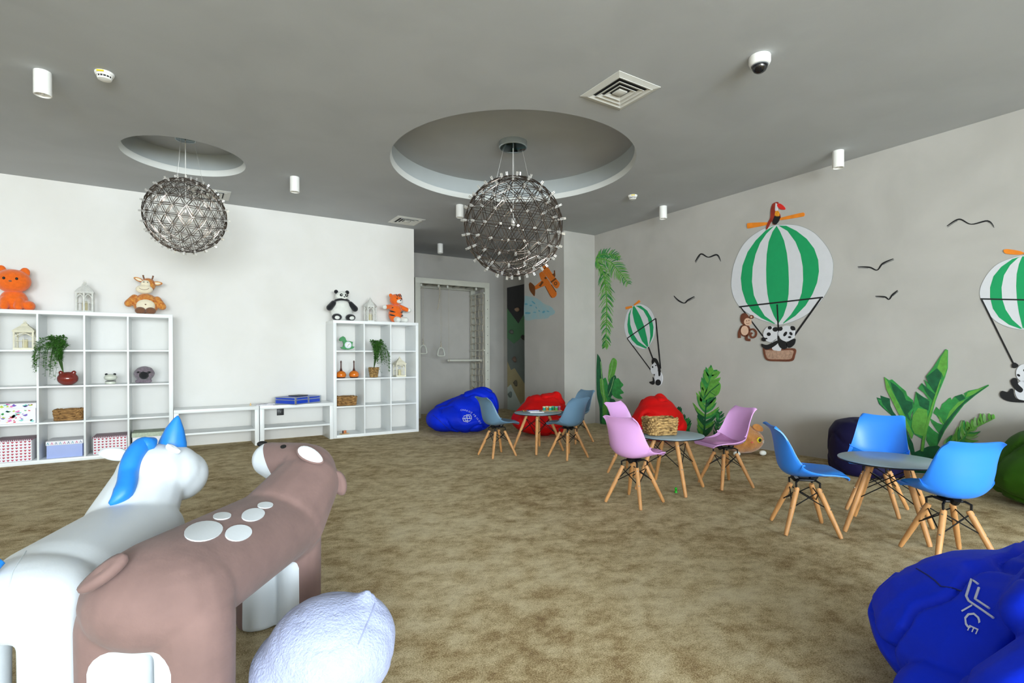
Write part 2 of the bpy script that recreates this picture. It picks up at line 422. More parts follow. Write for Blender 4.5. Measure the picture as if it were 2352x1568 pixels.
VENT = mat('vent_paint', '#d5d5cf', 0.5, var=0.03)
def vent(label, x, y, s=0.385):
    t = thing('ceiling_vent', label, 'air vent', (x, y, H), group='square ceiling vents'); h = s/2
    def frame(name, a, b, z0, z1, mt):
        v = [(-a, -a, z0), (a, -a, z0), (a, a, z0), (-a, a, z0), (-b, -b, z1), (b, -b, z1), (b, b, z1), (-b, b, z1)]
        m = M().add(v, [(i, i+4, (i+1) % 4+4, (i+1) % 4) for i in range(4)])
        k = [(p[0], p[1], p[2]+0.003) for p in v]
        m.add(k, [(i, (i+1) % 4, (i+1) % 4+4, i+4) for i in range(4)])
        m.add(v[:4]+k[:4], [(i, (i+1) % 4, (i+1) % 4+4, i+4) for i in range(4)]); m.add(v[4:]+k[4:], [(i, i+4, (i+1) % 4+4, (i+1) % 4) for i in range(4)])
        return m.build(name, mt, t, smooth=False)
    frame('frame', h, h*0.80, -0.004, -0.012, VENT)
    for a, b in ((0.80, 0.68), (0.60, 0.47), (0.40, 0.28)): frame('louvre', h*a, h*b, -0.016, -0.006, VENT)
    M().bbox(-h*0.19, h*0.19, -h*0.19, h*0.19, -0.014, -0.004, 0.001).build('centre_plate', VENT, t)
    M().box(-h*0.86, h*0.86, -h*0.86, h*0.86, -0.0025, -0.0005).build('shade_plate', DARKG, t)  # flat dark plate below the ceiling; shade between the louvres put into its colour
    return t
vent('large square white air vent at the front of the ceiling, beside the dome camera', 2.5625, 2.627)
vent('square air vent at the end of the white wall, above the tiger', 2.565, 6.64)
vent('square air vent partly hidden behind the small wire chandelier', 0.29, 6.68)

t = thing('dome_camera', 'white dome security camera with dark glass on the ceiling', 'camera', (2.99, 1.868, H), R(57))
M().lathe([(0.060, 0), (0.062, -0.004), (0.062, -0.038), (0.056, -0.052), (0.046, -0.056)], 32).build('housing', WHITEP, t)
M().lathe([(0.045, -0.055), (0.043, -0.072), (0.034, -0.088), (0.018, -0.098), (0, -0.101)], 28).build('dome', mat('dark_glass', '#0c0d10', 0.06, spec=0.7, var=0.1), t)
M().lathe([(0.0485, -0.050), (0.0485, -0.058), (0.0445, -0.060)], 28).build('ring', mat('grey_ring', '#6f7478', 0.4, var=0.05), t)

GLASSB = mat('clear_tube', '#eef2f4', 0.08, metal=0.0, spec=0.8, var=0.03, coat=0.6)
def chandelier(label, c, ztop, zc, rad, div, wire, canr):
    t = thing('wire_chandelier', label, 'chandelier', (c[0], c[1], zc))
    cz = ztop - zc
    M().lathe([(canr, 0), (canr, -0.05), (canr*0.97, -0.055), (canr*0.93, -0.055)], 40, (0, 0, cz)).build('canopy', mat('canopy_chrome', '#aab2b2', 0.12, metal=0.6, var=0.03), t)
    M().lathe([(canr*0.93, -0.0545), (canr*0.9, -0.0555), (0, -0.056)], 40, (0, 0, cz)).build('canopy_plate', mat('dark_mirror', '#33484a', 0.06, metal=0.9, var=0.03), t)
    for k in range(3):
        a = R(90+120*k+30); M().tube([(canr*0.8*math.cos(a), canr*0.8*math.sin(a), cz-0.055), (rad*0.42*math.cos(a), rad*0.42*math.sin(a), rad*0.9)], 0.0012, 5).build('suspension_cable', CHROME, t)
    M().tube([(0, 0, cz-0.05), (0, 0, 0.06)], 0.003, 6).build('power_cable', WHITEP, t)
    M().lathe([(0.0, 0.09), (0.02, 0.08), (0.024, 0.03), (0.01, 0.0), (0, -0.01)], 16).build('hub', CHROME, t)
    bm = bmesh.new(); bmesh.ops.create_icosphere(bm, subdivisions=div, radius=rad)
    rot = Matrix.Rotation(R(14), 3, 'X') @ Matrix.Rotation(R(9), 3, 'Z')
    for v in bm.verts: v.co = rot @ v.co
    cage = M(); rnd = random.Random(3)
    for e in bm.edges:
        a, b = e.verts[0].co, e.verts[1].co; n = ((a+b)/2).normalized(); q = n.cross(b-a).normalized()
        for s in (-1, 1):
            off = q*s*rad*0.016
            pts = []
            for k in range(4):
                p = a.lerp(b, k/3); bow = math.sin(math.pi*k/3)*rad*0.012*s
                pts.append((p.normalized()*rad*(0.985+rnd.uniform(-0.008, 0.008))) + off + q*bow)
            cage.tube(pts, wire, 4, caps=False)
    o = cage.build('wire_cage', GUNMETAL, t); o['kind'] = 'stuff'
    nd = M()
    for k in range(3):
        a = 2*math.pi*k/3; p = Vector((rad*0.016*math.cos(a), rad*0.016*math.sin(a), 0))
        nd.tube([p+Vector((0, 0, -rad*0.045)), p+Vector((0, 0, rad*0.065))], rad*0.0085, 6)
    nd.lathe([(rad*0.022, -rad*0.012), (rad*0.022, 0.0)], 8)
    nme = nd.mesh('lamp_node', [CHROME, CHROME])
    for p in nme.polygons: p.material_index = 0 if p.index < 24 else 1
    for v in bm.verts:
        o = put('lamp_node', nme, t); o.location = v.co; o.rotation_euler = v.co.to_track_quat('Z', 'Y').to_euler()
    bm.free()
chandelier('large round wire ball chandelier hanging from the big ceiling recess', (2.70, 4.205), 3.06, 2.25, 0.475, 3, 0.0032, 0.135)
chandelier('small round wire ball chandelier hanging from the small ceiling recess', (0.05, 5.61), 3.05, 2.305, 0.335, 3, 0.0027, 0.085)

# ------------------------------------------------------------------ white cube shelves and benches
def cube_shelf(label, xr, cols, rows=4):
    W = 0.075 + cols*0.345 + (cols-1)*0.005 if False else (1.47 if cols == 4 else 1.12)
    p = (W-0.075)/cols; pz = (1.47-0.075)/rows; d = 0.39; x0 = xr-W
    t = thing('cube_shelf', label, 'shelf', (x0, YF, 0), group='white cube shelves')
    M().bbox(0, 0.0375, 0, d, 0, 1.4325, 0.0015).build('side_panel', WHITE, t); M().bbox(W-0.0375, W, 0, d, 0, 1.4325, 0.0015).build('side_panel', WHITE, t)
    M().bbox(0, W, 0, d, 1.4325, 1.47, 0.0015).build('top_panel', WHITE, t); M().bbox(0.0375, W-0.0375, 0, d, 0, 0.0375, 0.0015).build('bottom_panel', WHITE, t)
    for i in range(1, cols): M().bbox(0.0375+i*p-0.008, 0.0375+i*p+0.008, 0.001, d, 0.0375, 1.4325, 0.001).build('divider', WHITE, t)
    for j in range(1, rows):
        for i in range(cols):
            a = 0.0375+i*p + (0.008 if i else 0); b = 0.0375+(i+1)*p - (0.008 if i < cols-1 else 0)
            M().bbox(a, b, 0.001, d, 0.0375+j*pz-0.008, 0.0375+j*pz+0.008, 0.001).build('shelf_board', WHITE, t)
    return t
cube_shelf('tall white cube shelf of sixteen compartments on the left', XA, 4)
cube_shelf('narrower white cube shelf of twelve compartments at the end of the wall', XB, 3)
PZ = (1.47-0.075)/4; PX4 = PZ; PX3 = (1.12-0.075)/3
def cell(unit, col, row):
    """middle of a compartment floor; row 0 is the top of the shelf, 1 the uppermost compartment"""
    x = (XA-1.47+0.0375+(col-0.5)*PX4) if unit == 4 else (XB-1.12+0.0375+(col-0.5)*PX3)
    z = 1.47 if row == 0 else (0.0385+(4-row)*PZ+(0.008 if row < 4 else 0))
    return x, z
bw = (XB-1.12-XA)/2
for i, lb in enumerate(('low white open bench next to the tall cube shelf', 'low white open bench with the blue case on top')):
    t = thing('low_bench', lb, 'bench', (XA+i*bw, YF-0.012, 0), group='low white benches'); a, b = 0.004, bw-0.004
    M().bbox(a, b, 0, 0.385, 0.412, 0.45, 0.0015).build('top_panel', WHITE, t)
    for s in ((a, a+0.045), (b-0.045, b)): M().bbox(s[0], s[1], 0, 0.385, 0, 0.412, 0.0015).build('side_panel', WHITE, t)
    M().bbox(a+0.045, b-0.045, 0.01, 0.385, 0.172, 0.192, 0.001).build('shelf_board', WHITE, t)

t = thing('wall_socket', 'black square socket on the wall above the right bench shelf', 'socket', (1.05, YL, 0.33))
M().bbox(-0.04, 0.04, -0.01, 0, -0.04, 0.04, 0.003).build('plate', mat('black_plastic', '#191a1b', 0.4, var=0.05), t)
M().lathe([(0.006, 0), (0.006, 0.003)], 12).build('switch', WHITEP, t).location = (0, -0.012, 0.0)

# ------------------------------------------------------------------ tables and chairs
WOOD = mat('beech_wood', '#c9925a', 0.5, var=0.18, vscale=30, bump=0.05, bscale=80, stretch=(1, 1, 0.12))
STEEL = mat('bolt_steel', '#cfd2d4', 0.25, metal=1.0, var=0.05)
TOPM = mat('table_grey', '#93a9b6', 0.32, var=0.03, vscale=5); EDGE = mat('table_edge', '#16181a', 0.5, var=0.05)
def leg_parts(t, top, foot, ztop, r0, r1, rod_hi, rod_lo, brk):
    pos = [(1, 1), (-1, 1), (-1, -1), (1, -1)]
    def at(sx, sy, z): k = (ztop-z)/ztop; q = top+(foot-top)*k; return Vector((sx*q, sy*q, z))
    for sx, sy in pos:
        lg = M().tube([at(sx, sy, ztop), at(sx, sy, ztop*0.97), at(sx, sy, ztop*0.5), at(sx, sy, 0.016), at(sx, sy, 0.0045)], [r0*0.85, r0, r0*0.97, r1, r1*0.8], 12).build('leg', WOOD, t)
        for z in (ztop*0.93, rod_lo):
            p = at(sx, sy, z); d = Vector((sx, sy, 0)).normalized()
            M().tube([p+d*(r0-0.002), p+d*(r0+0.002)], 0.0045, 8).build('bolt', STEEL, lg)
        M().tube([at(sx, sy, ztop*0.93), Vector((sx*brk[0], sy*brk[0], brk[1])), Vector((sx*brk[0]*0.7, sy*brk[0]*0.7, brk[2]))], [0.005, 0.006, 0.006], 6).build('bracket', BLACKM, t)
    for i in range(4):
        a, b = pos[i], pos[(i+1) % 4]; m = M()
        m.tube([at(*a, rod_hi), at(*b, rod_lo)], 0.0032, 6); m.tube([at(*b, rod_hi), at(*a, rod_lo)], 0.0032, 6)
        for q in (a, b): m.ball(at(*q, rod_lo)*1.0, 0.007, nu=8, nv=6)
        m.build('cross_brace', BLACKM, t)
def make_table(label, loc, rz):
    t = thing('round_table', label, 'table', loc, rz, 'low round play tables')
    M().lathe([(0.2, 0.397), (0.250, 0.399), (0.251, 0.405), (0.2505, 0.4065)], 64).build('underside', EDGE, t)
    M().lathe([(0.2505, 0.4065), (0.252, 0.408), (0.2515, 0.4105), (0.249, 0.412)], 64).build('tabletop', TOPM, t)
    M().bbox(-0.10, 0.10, -0.10, 0.10, 0.385, 0.398, 0.004).build('mount_plate', BLACKM, t)
    leg_parts(t, 0.085, 0.192, 0.375, 0.0155, 0.0125, 0.35, 0.19, (0.085, 0.38, 0.39))
    return t
tb = make_table('round grey table among the blue chairs, nothing on it', (3.429, 1.361, 0), R(17))
copy_thing(tb, 'round grey table among the pink chairs with a wicker basket', (3.134, 2.697, 0), R(19.8), 'low round play tables')
copy_thing(tb, 'round grey table among the grey chairs with pens and books', (3.225, 4.554, 0), R(6), 'low round play tables')

PROF = [(0.196, 0.318), (0.178, 0.338), (0.115, 0.338), (0.04, 0.326), (-0.035, 0.318), (-0.095, 0.326), (-0.128, 0.362), (-0.142, 0.425), (-0.150, 0.495), (-0.160, 0.56), (-0.178, 0.600)]
HW = [0.118, 0.146, 0.163, 0.170, 0.174, 0.174, 0.170, 0.160, 0.148, 0.138, 0.130]
RAISE = [-0.004, 0.0, 0.012, 0.028, 0.055, 0.085, 0.085, 0.062, 0.040, 0.020, 0.0]
def shell_grid(s0, s1, ns, tmax, nt, lift):
    pts = smoothpts([(PROF[i][0], PROF[i][1], HW[i], RAISE[i]) for i in range(len(PROF))], 8); out = []
    for i in range(ns+1):
        s = s0+(s1-s0)*i/ns; k = s*(len(pts)-1); j = min(int(k), len(pts)-2); f = k-j
        x, z, hw, ra = (pts[j][d]*(1-f)+pts[j+1][d]*f for d in range(4))
        j0, j1 = max(0, j-1), min(len(pts)-1, j+2); tx, tz = pts[j1][0]-pts[j0][0], pts[j1][1]-pts[j0][1]; l = math.hypot(tx, tz); nx, nz = tz/l, -tx/l
        if nz < -0.2 or (nx < 0 and abs(nz) < 0.5): nx, nz = -nx, -nz
        row = []
        for q in range(nt+1):
            tt = (-1+2*q/nt)*tmax; a = abs(tt); e = ra*a**2.3 + lift
            zz = z + nz*e; xx = x + nx*e
            if s > 0.80: g = (s-0.80)/0.20; zz += 0.014*g*a**2 - 0.014*g*a**10; xx -= 0.012*g*a**4
            row.append(Vector((xx, tt*hw*(1-0.06*a**6), zz)))
        out.append(row)
    return out
def grid_solid(top, bot, m):
    ns, nt = len(top)-1, len(top[0])-1; W = nt+1; n0 = (ns+1)*W
    vs = [p for r in top for p in r]+[p for r in bot for p in r]; fs = []
    for i in range(ns):
        for q in range(nt):
            a = i*W+q; fs.append((a, a+W, a+W+1, a+1)); a += n0; fs.append((a, a+1, a+W+1, a+W))
    for i in range(ns):
        fs.append((i*W, i*W+n0, (i+1)*W+n0, (i+1)*W)); a = i*W+nt; fs.append((a, a+W, a+W+n0, a+n0))
    for q in range(nt):
        fs.append((q, q+1, q+1+n0, q+n0)); a = ns*W+q; fs.append((a, a+n0, a+1+n0, a+1))
    return m.add(vs, fs)
def make_chair(label, loc, rz, colname, c1, c2, group):
    t = thing('shell_chair', label, 'chair', loc, rz, group)
    pm = mat(colname+'_shell_plastic', c1, 0.38, var=0.02, vscale=4, spec=0.5); cm = mat(colname+'_cushion_leather', c2, 0.5, var=0.04, vscale=6, bump=0.03, bscale=120)
    top = shell_grid(0, 1, 44, 1.0, 22, 0.004); bot = shell_grid(0, 1, 44, 1.0, 22, -0.004)
    grid_solid(top, bot, M()).build('seat_shell', pm, t, angle=60)
    c1_, c2_ = shell_grid(0.10, 0.54, 24, 0.86, 16, 0.006), shell_grid(0.10, 0.54, 24, 0.86, 16, 0.006)
    for i, row in enumerate(c1_):
        for q, p in enumerate(row):
            g = min(1, min(i, 24-i)/3)*min(1, min(q, 16-q)/3); n = Vector((0.25*max(0, (i-14)/10), 0, 1)).normalized(); row[q] = p+n*0.016*math.sqrt(g)
    grid_solid(c1_, c2_, M()).build('seat_cushion', cm, t, angle=80)
    m = M(); m.bbox(-0.045, 0.045, -0.045, 0.045, 0.288, 0.300, 0.004); m.tube([(0.04, 0, 0.29), (0.06, 0, 0.318)], 0.02, 8); m.tube([(-0.04, 0, 0.29), (-0.06, 0, 0.312)], 0.02, 8)
    m.build('mount_frame', BLACKM, t)
    leg_parts(t, 0.055, 0.1425, 0.255, 0.0145, 0.0115, 0.24, 0.148, (0.062, 0.285, 0.296))
    return t
BLU = make_chair('blue shell chair seen from its side, left of the blue group table', (3.046, 1.637, 0), R(-44), 'blue', '#2f86f0', '#1272c8', 'blue shell chairs')
copy_thing(BLU, 'blue shell chair nearest the viewer, its back towards us by the green bean bag', (3.204, 1.016, 0), R(50), 'blue shell chairs')
copy_thing(BLU, 'blue shell chair facing us behind its table, in front of the dark bean bag', (3.82, 1.585, 0), R(192), 'blue shell chairs')
PNK = make_chair('pink shell chair in front with its back to us, left of the table', (2.637, 2.576, 0), R(10.8), 'pink', '#d9a3dc', '#b97fb0', 'pink shell chairs')
copy_thing(PNK, 'pink shell chair at the back, between the front pink chair and the wall', (3.27, 3.235, 0), R(-80), 'pink shell chairs')
copy_thing(PNK, 'pink shell chair facing left, in front of the brown cat cushion', (3.574, 2.528, 0), R(163), 'pink shell chairs')
GRY = make_chair('grey shell chair in front of the blue bean bag, facing right', (2.719, 4.558, 0), R(1.4), 'grey', '#5f7f98', '#4a6478', 'grey shell chairs')
copy_thing(GRY, 'grey shell chair in front with its back to us, right of the grey group table', (3.263, 4.088, 0), R(93.7), 'grey shell chairs')
copy_thing(GRY, 'grey shell chair at the back, half hidden behind another grey chair', (3.935, 4.775, 0), R(183), 'grey shell chairs')

# ------------------------------------------------------------------ bean bags
def fabric(name, c, var=0.10): return mat(name, c, 0.6, var=var, vscale=5, bump=0.35, bscale=14, spec=0.2)
def bag(label, m, mt, org, voxel=0.02, crease=(0.026, 3.2, 0.014, 3), cat='bean bag', name='bean_bag', rz=0.0, smooth=5):
    t = thing(name, label, cat, org, rz, 'bean bags')
    o = blob('cover', m, mt, t, voxel, smooth, 0.001, crease)
    return t, o
RZ = YAW - math.pi/2                       # local x = right, local y = ahead of the viewpoint
BLUEF = fabric('royal_blue_cloth', '#002ad6'); REDF = fabric('red_cloth', '#d30d0d'); NAVYF = fabric('navy_purple_cloth', '#15123a'); GREENF = fabric('dark_green_cloth', '#2f5a0c')
PRINT = mat('silver_print', '#c9cfe6', 0.5, var=0.04)
def loc_vf(r, D): return tuple(vf(r, D, 0))

m = M(); m.ball((0, 0, 0.18), (0.43, 0.38, 0.20)); m.ball((-0.24, 0.0, 0.17), (0.27, 0.32, 0.18)); m.ball((0.22, 0.10, 0.31), (0.26, 0.30, 0.285)); m.capsule((-0.32, 0.1, 0.26), 0.12, (0.02, 0.16, 0.36), 0.15); m.ball((0.05, 0.0, 0.27), (0.30, 0.30, 0.20)); m.ball((0.12, 0.12, 0.36), (0.24, 0.22, 0.2)); m.capsule((-0.36, -0.05, 0.2), 0.1, (-0.46, -0.08, 0.16), 0.04)
blue_t, blue_o = bag('royal blue bean bag lounger with white logo near the climbing wall', m, BLUEF, loc_vf(-0.655, 7.06), rz=RZ, voxel=0.018)
m = M(); m.ball((0, 0, 0.17), (0.385, 0.36, 0.18)); m.ball((0.03, 0.06, 0.28), (0.32, 0.29, 0.19)); m.ball((0.04, 0.1, 0.38), (0.25, 0.2, 0.15)); m.capsule((-0.13, 0.12, 0.42), 0.085, (0.18, 0.12, 0.47), 0.085); m.capsule((0.18, 0.1, 0.45), 0.08, (0.31, 0.05, 0.2), 0.12); m.capsule((-0.14, 0.1, 0.4), 0.08, (-0.28, 0.0, 0.2), 0.12)
bag('red bean bag behind the grey group table, by the pillar', m, REDF, loc_vf(0.385, 6.72), rz=RZ, voxel=0.018)
m = M(); m.ball((0, 0, 0.18), (0.34, 0.34, 0.19)); m.ball((0.0, 0.04, 0.27), (0.29, 0.28, 0.2)); m.ball((0.0, 0.08, 0.37), (0.22, 0.2, 0.16)); m.capsule((-0.12, 0.1, 0.45), 0.07, (0.05, 0.1, 0.515), 0.055); m.capsule((0.06, 0.1, 0.5), 0.06, (0.22, 0.05, 0.25), 0.11); m.capsule((-0.12, 0.1, 0.42), 0.08, (-0.24, 0, 0.2), 0.11)
bag('red bean bag against the mural wall, behind the pink chairs', m, REDF, (4.80, 4.30, 0), rz=RZ, voxel=0.018)
m = M(); m.lathe([(0.0, 0.0), (0.25, 0.0), (0.28, 0.05), (0.285, 0.25), (0.28, 0.36), (0.23, 0.44), (0.13, 0.47), (0.0, 0.475)], 32)
bag('dark navy and purple bean bag against the wall, behind a blue chair', m, NAVYF, (4.94, 2.13, 0), voxel=0.02, crease=(0.012, 4, 0.010, 3), rz=RZ)
m = M(); m.ball((0, 0, 0.20), (0.40, 0.40, 0.22)); m.ball((0.05, 0.04, 0.33), (0.32, 0.32, 0.22)); m.ball((0.05, 0.02, 0.42), (0.24, 0.24, 0.16)); m.capsule((0.05, 0, 0.42), 0.12, (0.2, 0, 0.5), 0.10)
bag('dark green bean bag cut off at the right edge, behind a blue chair', m, GREENF, (4.83, 0.92, 0), rz=RZ, voxel=0.02)
# the large one in the foreground
OR = (1.33, 1.33); OS = (1.40, 1.35)
m = M(); L = lambda r, D, z: (r-OR[0], D-OR[1], z)
m.ball(L(1.40, 1.42, 0.19), (0.41, 0.38, 0.23)); m.ball(L(1.40, 1.46, 0.28), (0.30, 0.28, 0.15)); m.ball(L(1.60, 1.45, 0.32), (0.28, 0.24, 0.16))
m.capsule(L(1.13, 1.19, 0.405), 0.060, L(1.50, 1.30, 0.50), 0.10); m.capsule(L(1.2, 1.25, 0.36), 0.07, L(1.5, 1.36, 0.42), 0.14)
m.capsule(L(0.985, 1.05, 0.24), 0.12, L(1.32, 1.10, 0.42), 0.13); m.ball(L(1.2, 1.15, 0.15), (0.22, 0.22, 0.16)); m.capsule(L(1.02, 1.3, 0.12), 0.10, L(1.05, 1.12, 0.12), 0.10)
front_t, front_o = bag('large royal blue bean bag with silver lettering in the right foreground', m, BLUEF, loc_vf(*OS), rz=RZ, voxel=0.009, crease=(0.030, 3.6, 0.014, 4), smooth=3)

# prints and seams on the two blue bags
bv = world_bvh(blue_o)
def cz(o, s): return lambda pts: [(o[0]+x/s, o[1]+y/s) for x, y in pts]
k = cz((1040, 920), 26.14)
SEAM = mat('dark_blue_seam', '#061a6e', 0.7, var=0.05)
for i, pl in enumerate([[(800, 850), (1060, 850), (1110, 960), (1120, 1090)], [(640, 970), (700, 905), (990, 920), (1030, 1050)], [(580, 1040), (860, 1050), (1140, 1095)],
           [(600, 1060), (650, 1210), (920, 1290)], [(700, 1050), (760, 1180), (990, 1220), (1080, 1150)], [(830, 900), (860, 1050), (890, 1200)]]):
    seam('logo_line', bv, k(pl), PRINT, blue_t, 0.005, 0.002, 3)
def letters(name, bvh, word, place, parent, mt):
    """each printed letter laid on the cloth; place(i) -> (x, y, size, angle)"""
    bpy.context.view_layer.update(); inv = parent.matrix_world.inverted(); dg = bpy.context.evaluated_depsgraph_get()
    for i, ch in enumerate(word):
        if ch == ' ': continue
        cu = bpy.data.curves.new('t', 'FONT'); cu.body = ch; cu.size = 1.0; cu.align_x = 'CENTER'; cu.resolution_u = 2
        o = bpy.data.objects.new('t', cu); COL.objects.link(o); dg = bpy.context.evaluated_depsgraph_get(); dg.update()
        me = bpy.data.meshes.new_from_object(o.evaluated_get(dg)); bpy.data.objects.remove(o)
        x, y, s, a = place(i); c, sn = math.cos(R(a)), math.sin(R(a)); ok = True
        for v in me.vertices:
            px, py = v.co.x*s, -v.co.y*s
            h, n = hit(bvh, x+px*c-py*sn, y+px*sn+py*c)
            if h is None: ok = False; break
            v.co = inv @ (h+n*0.004)
        if ok:
            me.materials.clear(); me.materials.append(mt); put(name, me, parent)
arc = k([(515, 575), (630, 570), (740, 580), (850, 620), (975, 670), (1090, 735), (1230, 850), (1310, 925), (1390, 1020), (1460, 1110), (1545, 1215), (1610, 1320), (1640, 1390)])
letters('printed_letter', bv, 'CHAKOZPRIKOY', lambda i: (arc[i][0], arc[i][1]+1.5, 5.6, (0, 2, 10, 20, 27, 33, 42, 45, 50, 52, 54, 58)[i]), blue_t, PRINT)
k = cz((970, 880), 11.76)
seam('seam', bv, k([(290, 860), (480, 1020), (680, 1210), (870, 1400)]), SEAM, blue_t, 0.004)
bv = world_bvh(front_o); k = cz((2010, 1230), 4.64)
seam('seam', bv, k([(440, 350), (560, 420), (640, 480), (700, 540), (820, 555), (920, 590)]), SEAM, front_t, 0.0025, 0.0, 8)
seam('logo_line', bv, k([(1270, 880), (1000, 700), (975, 650), (1030, 470), (1100, 520)]), PRINT, front_t, 0.003, 0.002, 6)
seam('logo_line', bv, k([(1220, 780), (1070, 680), (1110, 560)]), PRINT, front_t, 0.003, 0.002, 6)
letters('printed_letter', bv, 'ICE', lambda i: (*k([(930, 815), (958, 940), (1000, 985)])[i], (40, 52, 34)[i], (60, 62, 115)[i]), front_t, PRINT)

# ------------------------------------------------------------------ large soft animals in the foreground
SUEDE = mat('brown_suede', '#7b625d', 0.9, var=0.10, vscale=9, bump=0.12, bscale=50, sheen=0.08)
LEATH = mat('white_leather', '#d3d9de', 0.5, var=0.02, vscale=5, bump=0.04, bscale=90)
BLUEL = mat('blue_leather', '#1f7fd6', 0.45, var=0.08, vscale=14, bump=0.05, bscale=60)
BLK = mat('black_felt', '#0d0d0e', 0.6, var=0.1)
# deer
OD = (-0.90, 1.68); L = lambda r, D, z: (r-OD[0], D-OD[1], z)
deer = thing('deer_seat', 'big brown suede deer seat with white spots in the left foreground', 'toy', loc_vf(*OD), RZ)
m = M()
m.flatcap(L(-0.93, 1.40, 0.388), 0.180, L(-0.882, 1.93, 0.388), 0.172, 0.76); m.ball(L(-0.93, 1.38, 0.385), (0.188, 0.16, 0.135))
for (r, D, q, z) in ((-0.828, 1.36, 0.094, 0.33), (-1.032, 1.36, 0.092, 0.33), (-0.812, 1.98, 0.080, 0.33), (-0.965, 1.98, 0.080, 0.33)):
    m.capsule(L(r, D, z), q, L(r, D-0.0, 0.09), q*0.97); m.tube([L(r, D, 0.12), L(r, D, 0.01), L(r, D, 0.0)], [q*0.97, q, q*0.88], 20)
m.capsule(L(-0.86, 1.94, 0.40), 0.158, L(-0.83, 2.10, 0.50), 0.128)
m.ball(L(-0.845, 2.14, 0.535), (0.115, 0.12, 0.118)); m.capsule(L(-0.88, 2.16, 0.55), 0.108, L(-1.03, 2.22, 0.575), 0.075)
body = blob('body', m, [SUEDE, LEATH], deer, 0.007, 14, 0.001)
def cut(me, planes):
    bm = bmesh.new(); bm.from_mesh(me)
    for co, no in planes: bmesh.ops.bisect_plane(bm, geom=list(bm.verts)+list(bm.edges)+list(bm.faces), plane_co=co, plane_no=no, dist=1e-6)
    bm.to_mesh(me); bm.free(); me.polygons.foreach_set('use_smooth', [True]*len(me.polygons)); me.update()
SL = Vector((1, -0.08, 0)).normalized(); LC = lambda l: Vector((l-0.03+0.30*0.08, 0, 0))
cut(body.data, [((0, 0, 0.288), (0, 0, 1)), (LC(0.104), SL), (LC(-0.104), SL), *[(LC(sg*(0.044+0.06*math.sin(R(an))))+Vector((0, 0, 0.228+0.06*math.cos(R(an)))), SL*sg*math.sin(R(an))+Vector((0, 0, math.cos(R(an))))) for sg in (1, -1) for an in (18, 36, 54, 72)],
                ((-1.062-OD[0], 0, 0.66), (1, 0, 0.75))])
for p in body.data.polygons:
    c = p.center; lat = c.x - ((c.y+0.30)*0.08 - 0.03); r_, z_ = c.x+OD[0], c.z
    if abs(lat) < 0.104 and z_ < 0.288 and all((abs(lat)-0.044)*math.sin(R(an))+(z_-0.228)*math.cos(R(an)) < 0.0601 for an in (18, 36, 54, 72)): p.material_index = 1
    if c.y > 0.3 and z_ > 0.40 and r_ < -1.062 + (0.66-z_)*0.75 and r_ < -0.93: p.material_index = 1
bvh_ = world_bvh(body)
bvb = bvh_
for (x, y, rx, ry, a) in ((467, 1221, 45, 22, -10), (547, 1225, 31, 18, -8), (581, 1183, 27, 14, -10), (510, 1186, 21, 8, -5), (609, 1161, 18, 7, -3)):
    patch('spot', bvb, ell(x, y, rx, ry, a), LEATH, deer, 0.0035, 5)
nose_p, nn = hit(bvh_, 600, 1030)
M().ball(L(-1.085, 2.26, 0.635), (0.022, 0.02, 0.012)).build('nose', BLK, deer)
patch('eye', bvh_, ell(651, 1026, 7, 3.5, -15, 12), BLK, deer, 0.003, 2)
def leaf_solid(m, c, ax, ay, az, la, lb, th, n=20):
    """leaf-shaped pad: long axis ax, short axis ay, thickness along az"""
    c, ax, ay, az = Vector(c), Vector(ax).normalized(), Vector(ay).normalized(), Vector(az).normalized(); vs = []; fs = []
    for j, (f, h) in enumerate(((1.0, 0.0), (0.93, 0.6), (0.55, 0.75), (0.0, 0.55), (0.93, -0.6), (0.55, -0.9), (0, -1.0))):
        for k in range(n):
            a = 2*math.pi*k/n; vs.append(c + ax*la*f*math.cos(a) + ay*lb*f*math.sin(a)*(1-0.18*math.cos(a)) + az*th*h)
    def ring(i, j, fl):
        for k in range(n):
            q = (i*n+k, i*n+(k+1) % n, j*n+(k+1) % n, j*n+k); fs.append(q if not fl else q[::-1])
    ring(0, 1, False); ring(1, 2, False); ring(2, 3, False); ring(0, 4, True); ring(4, 5, True); ring(5, 6, True)
    return m.add(vs, fs)
def loc_dir(root, v): return root.matrix_world.to_3x3().inverted() @ Vector(v)
bpy.context.view_layer.update()
hp, hn = hit(bvh_, 712, 1054)
inv = deer.matrix_world.inverted(); c = inv @ (hp + hn*0.018); wn = loc_dir(deer, (hn - ray(712, 1054).normalized()*0.8).normalized())
ax = (Vector((0.84, 0, -0.50)) - wn*wn.dot(Vector((0.84, 0, -0.50)))).normalized(); ay = wn.cross(ax)
ear = leaf_solid(M(), c, ax, ay, wn, 0.060, 0.031, 0.012).build('ear', SUEDE, deer, angle=80)
leaf_solid(M(), c+wn*0.006, ax, ay, wn, 0.055, 0.027, 0.006).build('inner_ear', LEATH, ear, angle=80)
leaf_solid(M(), L(-0.712, 2.13, 0.495), (0.35, 0.1, -1), (1, 0, 0.35), (0, -1, 0), 0.055, 0.032, 0.02).build('ear', SUEDE, deer, angle=80)
tp, tn = hit(bvb, 252, 1325); c = inv @ (tp + tn*0.02); wn = loc_dir(deer, tn)
ax = (Vector((-0.62, -0.25, -0.72)) - wn*wn.dot(Vector((-0.62, -0.25, -0.72)))).normalized()
leaf_solid(M(), c, ax, wn.cross(ax), wn, 0.060, 0.024, 0.018).build('tail', SUEDE, deer, angle=80)
